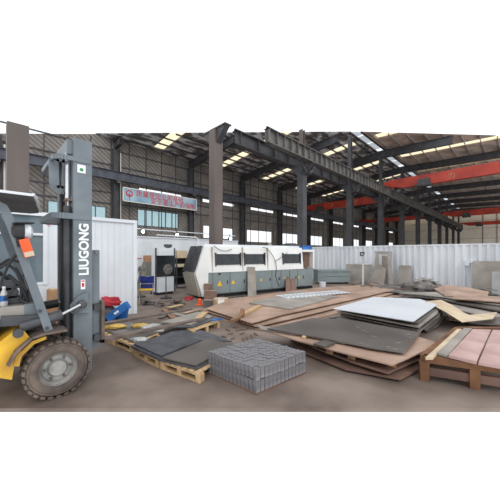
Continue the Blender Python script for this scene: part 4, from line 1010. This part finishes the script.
# things on the fork pallet
def lump(name, lab, px, py, z, r, m, sx=1, sz=.5, seed=1, cat='cloth', group=None, at=None):
    x, y = at or G(px, py, z); bm = bmesh.new(); bmesh.ops.create_icosphere(bm, subdivisions=3, radius=r); q = random.Random(seed)
    ph = [q.uniform(0, 6) for _ in range(6)]
    for v in bm.verts:
        c = v.co/r; k = 1+.18*math.sin(5*c.x+ph[0])*math.sin(4*c.y+ph[1])+.12*math.sin(9*c.z+ph[2]+5*c.x)+.08*math.sin(13*c.y+ph[3])
        v.co = Vector((c.x*sx, c.y, max(c.z, -.5)*sz))*r*k
    zm = min(v.co.z for v in bm.verts)
    for v in bm.verts: v.co.z -= zm
    for f in bm.faces: f.smooth = True
    me = bpy.data.meshes.new(name); bm.to_mesh(me); bm.free(); me.materials.append(M[m]); o = bpy.data.objects.new(name, me); COL.objects.link(o); o.location = (x, y, z); o.rotation_euler.z = .7
    return tag(o, lab, cat, group)
lump('work_gloves', 'yellow cloth gloves heaped on the pallet behind the near fork, left', 113, 328, .16, .13, 'sand', 1.8, .35, 3)
lump('work_gloves', 'yellow cloth bundle on the pallet behind the near fork, right', 141, 327, .16, .1, 'sand', 1.8, .4, 5)
lump('plastic_wrap', 'crumpled clear plastic wrap beside the yellow bundle', 153, 331, .13, .15, 'plastic', 1.5, .5, 8, 'plastic wrap')
lump('plastic_wrap', 'crumpled clear plastic hanging low under the near fork', 140, 341, .13, .09, 'plastic', 1.6, .4, 12, 'plastic wrap')
# tool bags
x, y = -6.95, 2.47; t = thing('blue_bin', 'blue plastic bin on the floor at the cabin corner', 'bin', (x, y, 0))
MB().lathe((x, y, 0), [(.13, 0), (.16, .2), (.17, .2), (.17, .22), (.14, .22)], 'z', 16).build('body', 'blue', t, smooth=True); MB().lathe((x, y, .22), [(.14, 0), (.1, .02)], 'z', 16).build('lid', 'bluedark', t)
x, y = -6.7, 2.15; x += .1; y += .12; P0 = Vector((x, y, 0))
t = thing('blue_board', 'tilted bright blue foam case leaning on the bin', 'case', (x, y, 0))
MB().obox((x, y, .26), (.16, .56, .18), RZ-math.pi/2, rx=.62).build('body', 'blue', t, bevel=.015)
MB().obox((x+.06, y-.06, .26), (.005, .12, .05), RZ-math.pi/2, rx=.62).build('paper_label', 'label', t)
lump('red_cloth', 'red jacket heaped on the tool bags at the cabin wall', 111, 305, .36, .19, 'redc', 1.3, .7, 21, at=(-6.98, 2.2))
lump('tool_bag', 'dark tool bag under the red jacket by the cabin', 107, 314, 0, .2, 'liftdark', 1.2, 1.2, 22, 'bag', at=(-6.95, 2.1))
stick('yellow_rod', 'short yellow rod poking up beside the red jacket', (102.5, 312), (104, 296), .03, .03, 'warn', .05, .5, 'rod')

# ---------------------------------------------------------------- cast blocks in rows
c0 = Vector((*G(207.5, 351, .3), 0)); cB = Vector((*G(257, 338, .3), 0)); cC = Vector((*G(306, 351, .3), 0)); cD = c0+cC-cB
pro = MB(); nb = 13
e1 = (cB-c0)/nb; e2 = (cC-cB)/nb; s = min(e1.length, e2.length)*.92
pro.box(-s/2, s/2, -s/2, s/2, 0, .135)
ang = math.atan2(e1.y, e1.x)
pb = pro.build('metal_block', 'cast', bevel=.004); cnt = 0
grp = 'square cast metal blocks stacked in rows'
first = True
def putb(i, j, z, dz=0):
    global first
    lay = 'top layer' if z > .1 else 'bottom layer'
    o = pb if first else pb.copy()
    if not first: COL.objects.link(o)
    first = False
    p = c0+e1*(i+.5)+e2*(j+.5); o.location = (p.x, p.y, z); o.rotation_euler.z = ang+R.uniform(-.04, .04)
    tag(o, 'grey metal block, %s of packed stack, %s from left, %s from back' % (lay, ord_[i], ord_[j]), 'metal block', grp)
for i in range(nb):
    for j in range(nb):
        putb(i, j, .155+R.uniform(0, .014))
for i in range(nb):
    putb(i, nb-1, .02)
    if i: putb(0, nb-1-i, .02)
# carrier under the blocks
q = [c0+e1*1+e2*0, c0+e1*nb+e2*0, c0+e1*nb+e2*(nb-1), c0+e1*1+e2*(nb-1)]
tag(MB().slab([(v.x, v.y) for v in q], .15, .13).build('packing_board', 'woodd'), 'dark board block hidden under the packed metal blocks', 'board')
q = [c0, cB, cC, cD]
tag(MB().slab([(v.x, v.y) for v in q], .02, .02).build('base_sheet', 'rustd'), 'thin rusty sheet under the stack of metal blocks', 'steel sheet')

# ---------------------------------------------------------------- small scrap
scr = [(228, 334, 5, -1), (236, 331, 6, -2), (243, 330, 5, -2), (231, 339, 4, -1), (243, 338, 2, 5), (247, 337, 2, 4.5), (251, 335, 1.5, 4), (226, 329, 4, 2), (240, 334, 4, -1), (222, 336, 4, 1), (254, 333, 3, 2), (233, 327, 5, 1)]
for i, (px, py, dx_, dy_) in enumerate(scr):
    stick('steel_offcut', 'short thin rusty offcut on the bare floor behind the metal blocks', (px, py), (px+dx_, py+dy_), .035, .02, 'rustd', .012, cat='offcut', group='thin rusty offcuts on the bare floor')
# broken boards between the forks and the middle pallet
bb = [((160, 318), (172, 311), 'dark', 'plate'), ((164, 309), (174, 318), 'brown', 'woodd'), ((172, 313), (186, 316), 'grey', 'plate2'), ((176, 308), (190, 311), 'dark', 'plate'), ((184, 313), (201, 309), 'rust', 'rust'), ((168, 307.5), (182, 304.5), 'tan', 'wood'), ((196, 320), (205, 312), 'light wooden', 'wood')]
for i, (a, b, cname, m) in enumerate(bb):
    stick('broken_board', '%s broken slat in the litter between fork and cutter, %s from left' % (cname, ord_[i]), a, b, .14, .018, m, .03+.02*(i % 3) if i != 6 else .22, cat='slat', group='litter between the forks and the cutter')
stick('blue_strap', 'crumpled blue strap on the corner of the middle pallet', (212, 320.5), (222, 318.5), .07, .02, 'blue', .19, cat='strap')
# wiry scrap heaps before the fence
def heap(name, lab, cx_, cy_, rx_, n, seed, group, hmax=.4):
    q = random.Random(seed)
    for i in range(n):
        px = cx_+q.uniform(-rx_, rx_); f = 1-abs(px-cx_)/rx_; 
        z = .03+q.random()*hmax*f; z = min(z, .06) if f < .3 else z; py = cy_+q.uniform(-2.5, 2.5)
        x, y = G(px, py); l = q.uniform(.2, .8); a = q.uniform(0, 3.1); ti = q.uniform(-.25, .25)
        d = Vector((math.cos(a), math.sin(a), ti))*l/2
        c = Vector((x, y, max(z, abs(d.z)+.02)))
        o = MB().bar(c-d, c+d, q.uniform(.04, .16), q.uniform(.01, .03)).build(name, q.choice(['scrap', 'plate2', 'plate', 'rustd', 'scrap']))
        tag(o, lab, 'scrap', group)
tag(lump('scrap_mound', 'low grey mound of compacted scrap inside the tangled heap before the fence', 424, 293, 0, .5, 'scrap', 1.5, .6, 31, 'scrap'), None, None, kind='stuff')
heap('scrap_strip', 'piece of the tangled scrap heap standing before the fence, left of the brown tilted plate', 424, 292, 15, 46, 5, 'tangled scrap heap right of centre', .75)
heap('scrap_strip', 'piece of the low dark scrap heap in front of the curved leaning plate', 367, 288, 15, 24, 6, 'low scrap heap before the curved plate', .22)
heap('scrap_strip', 'piece of flat scrap scattered between the two heaps before the fence', 398, 291, 22, 34, 9, 'scattered flat scrap before the fence', .2)
heap('scrap_strip', 'piece of dark scrap under the left corner of the white sheet stack', 345, 317, 8, 9, 11, 'scrap at the left corner of the white stack', .08)
heap('scrap_strip', 'piece of litter on the floor along the foot of the cutter', 236, 300, 20, 10, 14, 'litter along the foot of the cutter', .05)
heap('scrap_strip', 'piece of litter on the floor under the folding chair and fan', 160, 304, 22, 16, 15, 'litter by the folding chair', .05)
heap('scrap_strip', 'piece of scrap at the right edge before the leaning plates', 492, 294, 9, 12, 17, 'scrap at the right edge', .3)
